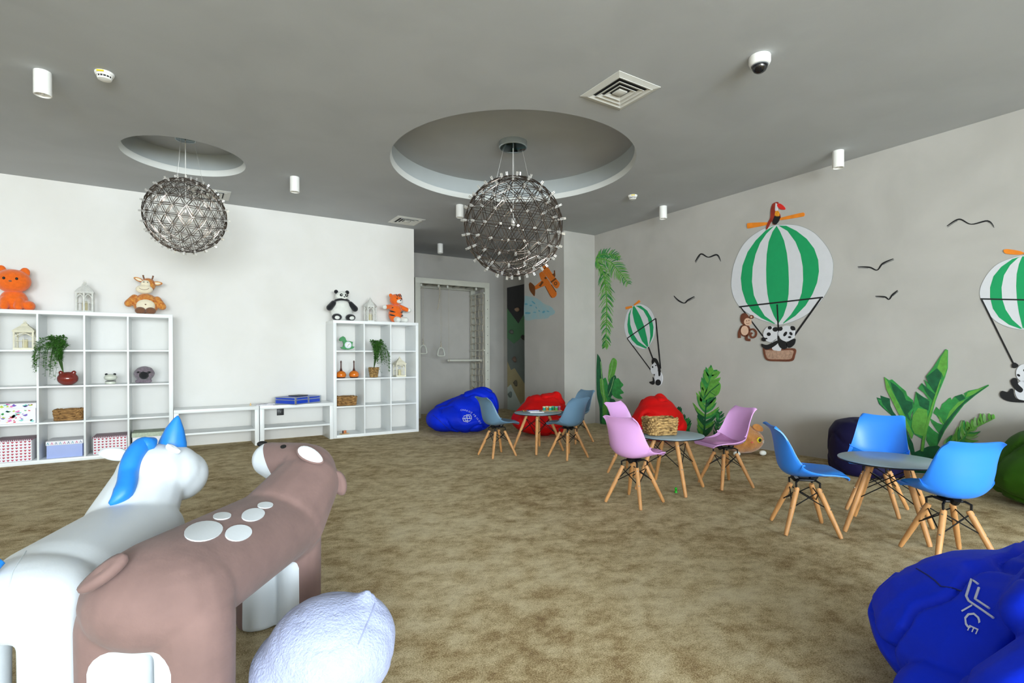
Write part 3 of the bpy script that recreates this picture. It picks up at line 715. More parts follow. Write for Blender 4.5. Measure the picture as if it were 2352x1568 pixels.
# unicorn
OU = (-1.39, 1.70); L = lambda r, D, z: (r-OU[0], D-OU[1], z)
uni = thing('unicorn_seat', 'big white leather unicorn seat with blue horn and mane at left', 'toy', loc_vf(*OU), RZ)
m = M()
m.flatcap(L(-1.315, 1.50, 0.362), 0.168, L(-1.415, 1.93, 0.362), 0.172, 0.72); m.ball(L(-1.29, 1.38, 0.378), (0.168, 0.15, 0.102))
for (r, D, q) in ((-1.197, 1.355, 0.072), (-1.40, 1.355, 0.072), (-1.345, 1.98, 0.082), (-1.50, 1.98, 0.082)):
    m.capsule(L(r, D, 0.31), q, L(r, D, 0.09), q*0.97); m.tube([L(r, D, 0.12), L(r, D, 0.01), L(r, D, 0.0)], [q*0.97, q, q*0.88], 20)
m.capsule(L(-1.44, 1.96, 0.38), 0.150, L(-1.455, 2.08, 0.50), 0.128)
m.ball(L(-1.445, 2.10, 0.548), (0.128, 0.13, 0.115)); m.ball(L(-1.395, 2.19, 0.515), (0.100, 0.115, 0.104)); m.ball(L(-1.415, 2.15, 0.54), (0.118, 0.12, 0.112))
ub = blob('body', m, LEATH, uni, 0.009, 12, 0.001); bvu = world_bvh(ub); inv = uni.matrix_world.inverted()
M().tube([L(-1.418, 2.17, 0.628), L(-1.414, 2.17, 0.66), L(-1.405, 2.17, 0.715), L(-1.396, 2.17, 0.755), L(-1.393, 2.17, 0.768)], [0.054, 0.050, 0.033, 0.013, 0.003], 20).build('horn', BLUEL, uni, angle=80)
mp = []
for (x, y, lift) in ((340, 1026, 0.01), (328, 1030, 0.012), (316, 1043, 0.012), (306, 1062, 0.012), (298, 1090, 0.01), (294, 1112, 0.01), (284, 1134, 0.008), (268, 1150, 0.006), (252, 1160, 0.004)):
    h, n = hit(bvu, x, y)
    if h is not None: mp.append(inv @ (h + n*lift))
mp = [mp[0] + Vector((0.0, 0.04, 0.012))] + mp
M().tube(smoothpts([tuple(p) for p in mp], 3), [0.033*min(1, 0.35+0.22*i)*min(1.0, (len(mp)*3-2-i)/7+0.05) for i in range(len(mp)*3-2)], 14).build('mane', BLUEL, uni, angle=80)
hp, hn = hit(bvu, 394, 1036); c = inv @ (hp+hn*0.012); wn = loc_dir(uni, hn); ax = (Vector((0.8, 0, 0.55)) - wn*wn.dot(Vector((0.8, 0, 0.55)))).normalized()
leaf_solid(M(), c, ax, wn.cross(ax), wn, 0.030, 0.012, 0.014).build('ear', LEATH, uni, angle=80)
leaf_solid(M(), L(-1.605, 2.10, 0.622), (-1, 0, 0.10), (0, 0.3, 1), (0.1, -1, 0.3), 0.065, 0.026, 0.018).build('ear', LEATH, uni, angle=80)
hp, hn = hit(bvu, 4, 1312); c = inv @ (hp+hn*0.01)
M().tube([c+Vector((0.006, 0, 0.018)), c+Vector((-0.01, -0.02, 0.0)), c+Vector((-0.04, -0.04, -0.06)), c+Vector((-0.06, -0.04, -0.14))], [0.008, 0.016, 0.024, 0.01], 12).build('tail', BLUEL, uni, angle=80)
seam('seam', bvu, [(60, 1265), (30, 1310), (15, 1360)], mat('white_seam', '#d4dde2', 0.6, var=0.03), uni, 0.002, 0.0)
# lavender cushion animal
OL = (-0.56, 1.52); lav = thing('plush_cushion', 'pale lavender furry plush cushion in front of the deer seat', 'cushion', loc_vf(*OL), RZ)
m = M(); m.ball((0.03, 0, 0.155), (0.185, 0.185, 0.152)); m.ball((0.075, 0.02, 0.17), (0.138, 0.15, 0.132)); m.ball((-0.045, 0.0, 0.115), (0.15, 0.165, 0.118)); m.capsule((0.10, 0.03, 0.265), 0.035, (0.12, 0.035, 0.285), 0.03)
LAVF = mat('lavender_plush', '#a9b2d6', 0.95, var=0.05, vscale=40, bump=0.5, bscale=130, sheen=0.1)
lo = blob('body', m, LAVF, lav, 0.012, 5, 0.001, (0.004, 7, 0.006, 4)); bvl = world_bvh(lo)
seam('seam', bvl, [(862, 1385), (848, 1420), (835, 1450), (822, 1480)], mat('lavender_seam', '#9ba3c4', 0.9, var=0.03), lav, 0.0022)

# ------------------------------------------------------------------ things on the shelves
def toy_blob(name, m, mt, parent, vox=0.007, sm=4): return blob(name, m, mt, parent, vox, sm)
PLUSH = lambda n, c, v=0.08: mat(n, c, 0.95, var=v, vscale=40, bump=0.4, bscale=160, sheen=0.4)
CREAM = PLUSH('cream_plush', '#efe3c8', 0.03); ORG = PLUSH('orange_plush', '#ee6a0c'); BLKP = PLUSH('black_plush', '#15161a'); WHTP = PLUSH('white_plush', '#e9ebe4', 0.03)
BROWNP = PLUSH('brown_felt', '#7b5238'); GIRAF = mat('giraffe_plush', '#b5541a', 0.95, col2='#e0a04a', vscale=45, bump=0.4, bscale=150, sheen=0.3)
YT = 6.82
# plain orange kitten, giraffe, panda, tiger sitting on top of the shelves; local -y faces the room
t = thing('plush_toy', 'bright orange sitting plush animal on top of the left shelf, far left', 'plush toy', (-1.355, YT, 1.47), 0, 'plush toys on the shelves')
m = M(); m.ball((0, 0.03, 0.10), (0.105, 0.09, 0.11)); m.capsule((-0.05, -0.03, 0.10), 0.036, (-0.05, -0.06, 0.035), 0.035); m.capsule((0.05, -0.03, 0.10), 0.036, (0.05, -0.06, 0.035), 0.035)
m.ball((0.115, -0.01, 0.05), (0.05, 0.06, 0.05)); m.ball((-0.115, -0.01, 0.05), (0.05, 0.06, 0.05))
blob('body', m, ORG, t, 0.007, 4, 0.001)
m = M(); m.ball((0, 0, 0.285), (0.135, 0.10, 0.115)); m.ball((-0.085, 0.01, 0.385), (0.04, 0.02, 0.05)); m.ball((0.085, 0.01, 0.375), (0.04, 0.02, 0.05))
toy_blob('head', m, ORG, t)
for s in (-1, 1): M().ball((s*0.045, -0.095, 0.30), (0.011, 0.008, 0.013)).build('eye', BLK, t)
M().ball((0, -0.10, 0.275), (0.012, 0.008, 0.008)).build('nose', BROWNP, t)

t = thing('plush_toy', 'spotted orange and cream plush giraffe with horns on the left shelf', 'plush toy', (-0.305, YT, 1.47), 0, 'plush toys on the shelves')
m = M(); m.ball((0, 0, 0.115), (0.115, 0.085, 0.115)); m.capsule((-0.10, 0, 0.18), 0.036, (-0.150, -0.02, 0.115), 0.038); m.capsule((0.10, 0, 0.17), 0.036, (0.145, -0.02, 0.095), 0.038)
blob('body', m, GIRAF, t, 0.006, 4, 0.001)
m = M(); m.ball((0, -0.055, 0.095), (0.085, 0.045, 0.075)); toy_blob('belly', m, CREAM, t)
for s in (-1, 1): M().ball((s*0.045, -0.10, 0.038), (0.048, 0.03, 0.038)).build('foot', BROWNP, t)
m = M(); m.ball((0.02, 0, 0.325), (0.068, 0.06, 0.072)); hd = toy_blob('head', m, GIRAF, t)
m = M(); m.ball((-0.012, -0.055, 0.268), (0.078, 0.045, 0.048)); m.ball((0.0, -0.045, 0.325), (0.045, 0.03, 0.045)); toy_blob('muzzle', m, CREAM, t)
M().tube([(-0.055, -0.096, 0.275), (-0.035, -0.102, 0.262), (-0.01, -0.104, 0.258), (0.015, -0.101, 0.264), (0.03, -0.096, 0.278)], 0.002, 5).build('mouth', BROWNP, t)
for x in (-0.015, 0.018): M().ball((x, -0.078, 0.343), (0.006, 0.005, 0.004)).build('eye', BLK, t)
for s in (-1, 1):
    e = leaf_solid(M(), (0.02+s*0.085, -0.005, 0.375 if s < 0 else 0.345), (s, 0, 0.35 if s < 0 else 0.05), (0, 0, 1), (0, -1, 0), 0.045, 0.022, 0.012).build('ear', GIRAF, t)
    leaf_solid(M(), (0.02+s*0.083, -0.012, 0.374 if s < 0 else 0.344), (s, 0, 0.35 if s < 0 else 0.05), (0, 0, 1), (0, -1, 0), 0.033, 0.013, 0.007).build('inner_ear', CREAM, e)
    M().tube([(0.02+s*0.035, 0, 0.385), (0.02+s*0.042, 0, 0.41), (0.02+s*0.044, 0, 0.425)], [0.008, 0.007, 0.009], 8).build('horn', BROWNP, t)
M().ball((0.0, -0.101, 0.105), (0.008, 0.004, 0.006)).build('navel', BROWNP, t)

t = thing('plush_toy', 'black and white plush panda sitting on the narrower shelf', 'plush toy', (1.755, YT, 1.47), 0, 'plush toys on the shelves')
m = M(); m.ball((0, 0.01, 0.125), (0.135, 0.095, 0.125)); m.ball((0, 0, 0.2), (0.10, 0.08, 0.08)); blob('body', m, WHTP, t, 0.007, 4, 0.001)
m = M(); m.ball((0.0, -0.005, 0.315), (0.082, 0.07, 0.068)); toy_blob('head', m, WHTP, t)
M().tube([(0.088*math.cos(a), 0.07*math.sin(a)+0.0, 0.255-0.02*math.sin(a)) for a in (2*math.pi*i/24 for i in range(24))], 0.014, 8, closed=True).build('scarf', BLKP, t)
for s in (-1, 1):
    M().ball((s*0.070, 0, 0.375), (0.026, 0.018, 0.026)).build('ear', BLKP, t)
    m = M(); m.capsule((s*0.105, -0.01, 0.225), 0.038, (s*0.160, -0.03, 0.165), 0.040); toy_blob('arm', m, BLKP, t)
    f = M().ball((s*0.085, -0.095, 0.045), (0.062, 0.05, 0.045)).build('foot', BLKP, t)
    M().ball((s*0.09, -0.135, 0.038), (0.032, 0.014, 0.024)).build('sole', WHTP, f)
    M().ball((s*0.032+0.012, -0.066, 0.33), (0.021, 0.012, 0.02), Matrix.Rotation(R(s*25), 4, 'Y').to_euler()).build('eye_patch', BLKP, t)
    M().ball((s*0.030+0.012, -0.077, 0.332), (0.007, 0.005, 0.007)).build('eye', WHTP, t)
m = M(); m.ball((0.012, -0.066, 0.296), (0.036, 0.022, 0.025)); toy_blob('muzzle', m, WHTP, t)
M().ball((0.012, -0.088, 0.306), (0.011, 0.006, 0.007)).build('nose', BLKP, t)

t = thing('plush_toy', 'orange plush tiger with black stripes and white paws on the narrower shelf', 'plush toy', (2.475, YT, 1.47), R(8), 'plush toys on the shelves')
m = M(); m.ball((0, 0.01, 0.115), (0.098, 0.078, 0.115)); m.ball((0, 0.0, 0.18), (0.085, 0.07, 0.07)); tb_ = blob('body', m, ORG, t, 0.006, 4, 0.001)
m = M(); m.ball((0.0, -0.01, 0.315), (0.090, 0.075, 0.078)); m.ball((-0.075, 0, 0.37), (0.026, 0.016, 0.028)); m.ball((0.06, 0, 0.378), (0.026, 0.016, 0.028)); toy_blob('head', m, ORG, t)
m = M(); m.ball((0.02, -0.07, 0.29), (0.048, 0.03, 0.03)); toy_blob('muzzle', m, WHTP, t)
for s, z in ((-1, 0.205), (1, 0.185)):
    m = M(); m.capsule((s*0.07, 0, 0.22), 0.034, (s*0.155, -0.03, z), 0.030); a_ = toy_blob('arm', m, ORG, t)
    M().ball((s*0.182, -0.036, z-0.002), (0.032, 0.03, 0.03)).build('paw', WHTP, a_)
    m = M(); m.capsule((s*0.045+0.03, -0.05, 0.045), 0.042, (s*0.055+0.04, -0.10, 0.04), 0.038); toy_blob('foot', m, WHTP, t)
    M().ball((s*0.032+0.01, -0.08, 0.325), (0.008, 0.006, 0.010)).build('eye', BLK, t)
    for q, z2 in enumerate((0.09, 0.14, 0.19)):
        pts = []
        for i in range(6):
            a = R(-90+s*(22+i*11)); rr = math.sqrt(max(0, 1-((z2-0.115)/0.125)**2)); pts.append((0.098*rr*math.cos(a)*1.02, 0.01+0.080*rr*math.sin(a)*1.02, z2+i*0.004))
        M().tube(pts, [0.002, 0.007, 0.010, 0.011, 0.010, 0.006], 6).build('stripe', BLKP, t)
for x in (-0.02, 0.012, 0.04): M().tube([(x-0.004, -0.055, 0.385), (x, -0.078, 0.365), (x+0.002, -0.084, 0.348)], [0.004, 0.006, 0.002], 6).build('stripe', BLKP, t)
M().ball((0.02, -0.10, 0.30), (0.010, 0.006, 0.007)).build('nose', BLKP, t)

# lanterns
def lantern(label, loc, w, h, hexa, mt, rz=0.0):
    t = thing('lantern', label, 'lantern', loc, rz, 'white metal lanterns'); r = w/2; n = 6 if hexa else 4; off = R(30 if hexa else 45); q = r/math.cos(math.pi/n) if not hexa else r
    cs = [(q*math.cos(off+2*math.pi*i/n), q*math.sin(off+2*math.pi*i/n)) for i in range(n)]
    def prism(name, prof, mt_=mt):
        vs = []; fs = []
        for k, z in prof: vs += [(x*k, y*k, z) for x, y in cs]
        for j in range(len(prof)-1):
            for i in range(n): fs.append((j*n+i, j*n+(i+1) % n, (j+1)*n+(i+1) % n, (j+1)*n+i))
        fs += [tuple(range(n-1, -1, -1)), tuple((len(prof)-1)*n+i for i in range(n))]
        return M().add(vs, fs).build(name, mt_, t, smooth=False)
    prism('base', [(1.0, 0), (1.0, h*0.05), (0.92, h*0.07)])
    for x, y in cs: M().tube([(x*0.9, y*0.9, h*0.05), (x*0.9, y*0.9, h*0.62)], r*0.11, 6).build('post', mt, t)
    prism('eave', [(0.95, h*0.58), (1.06, h*0.615), (1.08, h*0.635)])
    prism('roof', [(1.08, h*0.635), (0.80, h*0.72), (0.45, h*0.80), (0.30, h*0.84), (0.34, h*0.855), (0.16, h*0.90)])
    M().lathe([(r*0.16, 0), (r*0.20, h*0.02), (r*0.07, h*0.04), (r*0.10, h*0.06), (0, h*0.075)], 12, (0, 0, h*0.89)).build('finial', mt, t)
    M().tube([(r*0.16*math.cos(a), 0, h*0.955+r*0.16*math.sin(a)) for a in (2*math.pi*i/16 for i in range(16))], r*0.025, 5, closed=True).build('hanging_ring', mt, t)
    for i in range(n):
        a, b = Vector((*cs[i], 0))*0.9, Vector((*cs[(i+1) % n], 0))*0.9; mid = (a+b)/2; m = M()
        m.tube([mid+Vector((0, 0, h*0.07)), mid+Vector((0, 0, h*0.40))], r*0.04, 5)
        m.tube([a+Vector((0, 0, h*0.30)), b+Vector((0, 0, h*0.30))], r*0.035, 5)
        m.tube([a.lerp(b, k/8)+Vector((0, 0, h*(0.42+0.14*math.sin(math.pi*k/8)))) for k in range(9)], r*0.06, 5)
        m.build('tracery', mt, t)
    M().lathe([(r*0.28, h*0.07), (r*0.28, h*0.34), (r*0.24, h*0.345), (0, h*0.335)], 16).build('candle', mat('candle_wax', '#d9cfa6', 0.6, var=0.05), t)
    return t
IVORY = mat('ivory_metal', '#e8e2cb', 0.5, var=0.05, vscale=30); WHM = mat('aged_white_metal', '#dcdcd6', 0.5, var=0.10, vscale=30)
lantern('white hexagonal lantern with candle on top of the left shelf', (-0.815, YT, 1.47), 0.165, 0.335, True, WHM)
lantern('white hexagonal lantern between the panda and the tiger', (2.125, YT, 1.47), 0.165, 0.335, True, WHM, R(20))
x, z = cell(4, 1, 1); lantern('ivory house-shaped lantern in the top left compartment', (x+0.06, 6.78, z), 0.15, 0.285, False, IVORY)
x, z = cell(3, 3, 2); lantern('ivory house-shaped lantern in the narrower shelf', (x, 6.78, z), 0.135, 0.275, False, IVORY)

# plants
LEAFM = mat('leaf_green', '#2f5c1c', 0.6, col2='#4f8a32', vscale=20); STEMM = mat('stem_green', '#486b33', 0.7, var=0.1)
def trailing(parent, base, top, n, sx, seed, lean):
    rnd = random.Random(seed); m = M(); st = M(); bx, by, bz = base
    for i in range(n):
        a = rnd.uniform(0, 2*math.pi); rad = rnd.uniform(0.01, 0.05); hgt = top*rnd.uniform(0.75, 1.0)
        p = [Vector((bx, by, bz)), Vector((bx+rad*math.cos(a)*0.3+lean*0.4, by-0.07+rad*0.2*math.sin(a), bz+hgt*0.35)), Vector((bx+rad*math.cos(a)*0.5+lean*0.7, by-0.135+rad*0.3*math.sin(a), bz+hgt*0.72)), Vector((bx+lean+rad*1.6*math.cos(a), by-0.135+rad*0.6*math.sin(a), bz+hgt))]
        ex = bx+lean+sx*rnd.uniform(-0.2, 1.0); dr = rnd.uniform(0.1, 0.33)
        p += [Vector((ex, by-0.14+rnd.uniform(-0.03, 0.02), bz+hgt-0.05)), Vector((ex+sx*0.15, by-0.15+rnd.uniform(-0.03, 0.02), bz+hgt-dr))]
        p = [Vector(q) for q in smoothpts([tuple(q) for q in p], 7)]
        st.tube(p, 0.0013, 4)
        for j in range(10, len(p)):
            for q in range(3 if j < 24 else 1):
                d = Vector((rnd.uniform(-1, 1), rnd.uniform(-1, 0.3), rnd.uniform(-0.5, 0.4))).normalized(); l = rnd.uniform(0.018, 0.034); s = d.cross(Vector((0, 0, 1))).normalized()*l*0.32
                m.add([p[j], p[j]+d*l*0.5+s+Vector((0, 0, 0.003)), p[j]+d*l, p[j]+d*l*0.5-s+Vector((0, 0, 0.003))], [(0, 1, 2, 3)])
    o = m.build('foliage', LEAFM, parent, smooth=False); o['kind'] = 'stuff'
    o = st.build('stems', STEMM, parent); o['kind'] = 'stuff'
x, z = cell(4, 2, 2)
t = thing('potted_plant', 'trailing green plant in a shiny red bear-shaped pot', 'potted plant', (x+0.035, 6.715, z))
m = M(); m.ball((0, 0, 0.065), (0.084, 0.075, 0.068)); m.ball((0.05, -0.02, 0.125), (0.02, 0.018, 0.02)); m.ball((-0.05, -0.02, 0.125), (0.02, 0.018, 0.02))
blob('pot', m, mat('red_ceramic', '#7d2a22', 0.12, var=0.04, coat=0.6), t, 0.006, 4, 0.001)
trailing(t, (-0.03, 0, 0.11), 0.37, 46, -0.15, 5, -0.03)
WICK = mat('wicker', '#6b4a26', 0.8, col2='#b98d55', vscale=28, bump=0.5, bscale=70, stretch=(1, 1, 2.5)); WICKL = mat('wicker_light', '#5f431d', 0.8, col2='#c9a468', vscale=40, bump=0.5, bscale=80, stretch=(1, 1, 2))
def basket(parent, name, hx, hy, h, mt, rows, flare=0.04, rr=0.03, weave=True, circ=False):
    """coils of twisted straw stacked into a wall"""
    th = h/rows/1.7
    for j in range(rows):
        f = 1+flare*(j/(rows-1)-0.5)*2; m = M(); pts = []; N = 72
        for i in range(N):
            a = 2*math.pi*i/N
            if circ: x, y = hx*f*math.cos(a), hy*f*math.sin(a)
            else:
                e = 0.35; c, s = math.cos(a), math.sin(a); x = hx*f*math.copysign(abs(c)**e, c); y = hy*f*math.copysign(abs(s)**e, s)
            wob = 1+0.035*math.sin(i*math.pi*0.5+j*math.pi) if weave else 1
            pts.append((x*wob, y*wob, h*(j+0.75)/rows+0.0035*math.sin(i*1.3+j*2.1)*(1 if 0 < j else 0.3)))
        rs = [th*(1+0.22*math.sin(i*2.2+j)) for i in range(N)]
        m.tube(pts, rs, 7, closed=True).build(name, mt, parent)
    M().bbox(-hx*(1-flare)*0.97, hx*(1-flare)*0.97, -hy*(1-flare)*0.97, hy*(1-flare)*0.97, 0.002, 0.010, 0.003).build('basket_base', mt, parent)
x, z = cell(3, 2, 2)
t = thing('potted_plant', 'trailing green plant in a small woven straw pot', 'potted plant', (x-0.03, 6.705, z))
basket(t, 'woven_coil', 0.050, 0.050, 0.125, WICKL, 7, 0.16, circ=True)
trailing(t, (0.0, 0, 0.10), 0.38, 42, 0.16, 9, -0.01)
def basket_thing(label, loc, rz, hx, hy, h, mt, rows=6):
    t = thing('wicker_basket', label, 'basket', loc, rz, 'wicker baskets'); basket(t, 'woven_coil', hx, hy, h, mt, rows); return t
x, z = cell(4, 2, 3); basket_thing('brown wicker basket in the left shelf, under the red pot', (x+0.040, 6.755, z), 0, 0.105, 0.085, 0.105, WICK)
x, z = cell(3, 1, 3); basket_thing('brown wicker basket in the narrower shelf', (x-0.033, 6.755, z), 0, 0.117, 0.085, 0.112, WICK)
basket_thing('light straw basket standing on the pink group table', (3.075, 2.74, 0.413), R(-22), 0.105, 0.085, 0.125, WICKL, 7)

# boxes with lids
def gift_box(label, x, z, w, d, h, body, lid, y=None, lidh=0.045):
    t = thing('storage_box', label, 'box', (x, 6.65+d/2 if y is None else y, z), 0, 'cardboard storage boxes')
    M().bbox(-w/2, w/2, -d/2, d/2, 0, h-0.006, 0.002).build('body', body, t)
    M().bbox(-w/2-0.005, w/2+0.005, -d/2-0.005, d/2+0.005, h-lidh, h, 0.002).build('lid', lid, t)
    return t
WPAP = mat('white_card', '#f0eef2', 0.6, var=0.02); LILAC = mat('lilac_card', '#a9b8ea', 0.6, var=0.02)
def wave_mat(name, c1, c2, scale, direction=(1, 1, 0)):
    m = bpy.data.materials.new(name); m.use_nodes = True; nt = m.node_tree; b = nt.nodes['Principled BSDF']; b.inputs['Roughness'].default_value = 0.6
    tc = nt.nodes.new('ShaderNodeTexCoord'); mp = nt.nodes.new('ShaderNodeMapping'); mp.inputs['Rotation'].default_value = (0, 0, R(35))
    wv = nt.nodes.new('ShaderNodeTexWave'); wv.inputs['Scale'].default_value = scale; wv.bands_direction = 'X'
    nt.links.new(tc.outputs['Object'], mp.inputs['Vector']); nt.links.new(mp.outputs['Vector'], wv.inputs['Vector'])
    rp = nt.nodes.new('ShaderNodeValToRGB'); rp.color_ramp.interpolation = 'CONSTANT'; rp.color_ramp.elements[0].color = lin(c1); rp.color_ramp.elements[1].color = lin(c2); rp.color_ramp.elements[1].position = 0.5
    nt.links.new(wv.outputs['Fac'], rp.inputs['Fac']); nt.links.new(rp.outputs['Color'], b.inputs['Base Color']); return m
STRIPE = wave_mat('striped_lid', '#7c2446', '#cfc6cc', 26); HEART = mat('heart_print', '#b3123c', 0.55, var=0.1)
def hearts(t, w, d, h, rows, cols, face):
    m = M(); s = min(w/cols, h/rows)*0.36
    for i in range(cols):
        for j in range(rows):
            cx = -w/2+(i+0.5)*w/cols; cz_ = (j+0.5)*h/rows; pts = []
            for k in range(12):
                a = 2*math.pi*k/12; pts.append((cx+s*0.062*16*math.sin(a)**3, -d/2-0.0002, cz_+s*0.062*(13*math.cos(a)-5*math.cos(2*a)-2*math.cos(3*a)-math.cos(4*a))))
            m.slab(pts, (0, -0.0006, 0))
    m.build('heart_print', HEART, t, smooth=False)['kind'] = 'stuff'
x, z = cell(4, 1, 4); b_ = gift_box('white box with red hearts and striped lid, bottom left compartment', x-0.01, z, 0.27, 0.32, 0.205, WPAP, STRIPE, lidh=0.012); hearts(b_, 0.27, 0.32, 0.195, 7, 9, 0)
x, z = cell(4, 3, 4); b_ = gift_box('white box with red hearts and striped lid, right of the lilac box', x+0.02, z, 0.275, 0.30, 0.175, WPAP, STRIPE, y=6.84, lidh=0.012); hearts(b_, 0.275, 0.30, 0.165, 6, 9, 0)
x, z = cell(4, 2, 4); b_ = gift_box('lilac box with a white patterned lid in the bottom row', x+0.015, z, 0.27, 0.30, 0.165, LILAC, WPAP, y=6.82, lidh=0.04)
zz = M(); rnd = random.Random(2)
pm = [mat('teal_print', '#4aa7b5', 0.6), mat('pink_print', '#d64f8a', 0.6), mat('slate_print', '#51678f', 0.6)]
for i in range(9):
    cx = -0.125+i*0.031; zz.cur = i % 3; y_ = -0.1556; s = 0.010
    zz.slab([(cx-s, y_, 0.132), (cx, y_, 0.132+0.026), (cx+s, y_, 0.132), (cx+s*0.6, y_, 0.132), (cx, y_, 0.132+0.016), (cx-s*0.6, y_, 0.132)], (0, -0.0006, 0))
zz.build('triangle_print', pm, b_, smooth=False)
x, z = cell(4, 1, 3); b_ = gift_box('white box with colourful doodles in the third row, far left', x+0.0, z, 0.31, 0.30, 0.19, WPAP, WPAP, y=6.80, lidh=0.05)
cols = [mat('doodle_%s' % n, c, 0.6) for n, c in (('red', '#d9435a'), ('pink', '#e77bc0'), ('green', '#3fae5a'), ('lime', '#b9d04a'), ('violet', '#6a4fb5'), ('aqua', '#7fcfc8'), ('peach', '#f2c8a0'))]
dd = M()
for i in range(60):
    cx, cz_ = rnd.uniform(-0.14, 0.14), rnd.uniform(0.015, 0.185); dd.cur = rnd.randrange(7); s = rnd.uniform(0.006, 0.016); a0 = rnd.uniform(0, 6.28); yy = -0.1502 if cz_ < 0.137 else -0.1552
    if abs(cz_-0.14) < 0.017: continue
    dd.slab([(cx+s*(1+0.5*math.sin(3*q+a0))*math.cos(q+a0), yy, cz_+s*0.6*(1+0.4*math.cos(2*q))*math.sin(q+a0)) for q in (2*math.pi*k/10 for k in range(10))], (0, -0.0006, 0))
dd.build('doodle_print', cols, b_, smooth=False)['kind'] = 'stuff'
x, z = cell(4, 4, 4); gift_box('pale patterned box behind the unicorn horn, bottom right compartment', x-0.01, z, 0.27, 0.30, 0.19, WPAP, mat('pale_green_lid', '#b9c4ae', 0.6, var=0.15, vscale=60), y=6.82)

# small ornaments
x, z = cell(4, 3, 2)
t = thing('ceramic_bear_cup', 'small pale grey ceramic bear-head cup in the left shelf', 'ornament', (x+0.02, 6.75, z))
CERA = mat('pale_ceramic', '#cfd2c4', 0.3, var=0.03)
M().lathe([(0.040, 0), (0.045, 0.004), (0.046, 0.022), (0.044, 0.026)], 28).build('saucer_base', CERA, t); M().lathe([(0.0445, 0.026), (0.0445, 0.031)], 28).build('band', BLKP, t)
m = M(); m.ball((0, 0, 0.066), (0.056, 0.045, 0.036)); blob('head', m, CERA, t, 0.005, 3)
for s in (-1, 1): M().ball((s*0.034, 0, 0.099), (0.013, 0.010, 0.011)).build('ear', BLKP, t)
x, z = cell(4, 4, 2)
t = thing('plush_toy', 'grey woolly round plush with a black front in the left shelf', 'plush toy', (x-0.045, 6.75, z), 0, 'plush toys on the shelves')
m = M(); m.ball((0, 0, 0.10), (0.092, 0.075, 0.078)); m.capsule((-0.06, 0, 0.02), 0.02, (0.05, 0, 0.02), 0.02)
blob('body', m, PLUSH('grey_wool', '#7d7079', 0.25), t, 0.006, 3, 0.001, (0.006, 40, 0.004, 25))
m = M(); m.ball((0, -0.055, 0.085), (0.046, 0.03, 0.046)); m.capsule((-0.05, -0.055, 0.115), 0.014, (0.05, -0.055, 0.115), 0.014); toy_blob('front_patch', m, BLKP, t)
k = cz((730, 640), 4.128)
t = thing('toy_clock', 'green rocking dinosaur clock in the narrower shelf', 'clock', (0, 0, 0))
GRN = mat('toy_green', '#2f8a4a', 0.4, var=0.05)
outl = k([(200, 575), (210, 558), (235, 545), (255, 558), (262, 578), (270, 590), (300, 592), (328, 600), (322, 618), (322, 640), (345, 646), (325, 662), (290, 671), (255, 671), (225, 663), (210, 650), (235, 645), (240, 620), (232, 592), (205, 590)])
M().slab([ony(a, b, 6.76) for a, b in outl], (0, -0.03, 0)).build('dinosaur_body', GRN, t, smooth=False)
cc = ony(*k([(281, 628)])[0], 6.76)
fc = M().tube([cc+Vector((0, -0.029, 0)), cc+Vector((0, -0.034, 0))], 0.043, 28).build('clock_face', WHITEP, t)
BLUEP = mat('clock_blue', '#3b6bd0', 0.4, var=0.05)
for i in range(12):
    a = R(30*i); p = cc+Vector((0.034*math.sin(a), -0.0345, 0.034*math.cos(a))); M().box(p.x-0.003, p.x+0.003, p.y-0.001, p.y, p.z-0.004, p.z+0.004).build('hour_mark', BLUEP, fc, smooth=False)
M().tube([cc+Vector((0, -0.036, 0)), cc+Vector((0.018, -0.036, 0.014))], 0.002, 5).build('hour_hand', BLK, fc); M().tube([cc+Vector((0, -0.037, 0)), cc+Vector((-0.01, -0.037, -0.026))], 0.0015, 5).build('minute_hand', BLK, fc)
OGL = mat('orange_lacquer', '#d9720f', 0.2, var=0.05, coat=0.4); DKW = mat('dark_brown_wood', '#4a2317', 0.4, var=0.15)
for lb, px_ in (('round orange ornament with long dark stem, left one of the pair', 1.724), ('round orange ornament with long dark stem, right one of the pair', 1.887)):
    t = thing('gourd_ornament', lb, 'ornament', (px_, 6.75, cell(3, 1, 2)[1]), 0, 'pair of orange ornaments')
    M().lathe([(0.042, 0), (0.052, 0.006), (0.055, 0.014)], 28).build('base', DKW, t)
    M().lathe([(0.055, 0.014), (0.062, 0.03), (0.062, 0.05), (0.052, 0.072), (0.03, 0.088), (0.012, 0.094)], 32).build('body', OGL, t)
    M().lathe([(0.02, 0.090), (0.016, 0.10), (0.009, 0.13), (0.008, 0.19), (0.011, 0.205), (0.004, 0.222)], 16).build('stem', DKW, t)
t = thing('peg_toy', 'tiny wooden board with pegs on the lowest shelf', 'toy', (1.75, 6.70, 0.0385), R(15))
M().bbox(-0.05, 0.05, -0.035, 0.035, 0, 0.008, 0.001).build('board', mat('pale_wood', '#d8b88a', 0.6, var=0.1, vscale=20), t)
for i in range(3): M().lathe([(0.008, 0.008), (0.008, 0.042), (0.006, 0.045), (0, 0.0455)], 12, (-0.022+i*0.02, 0.0, 0)).build('peg', OGL if i else DKW, t)

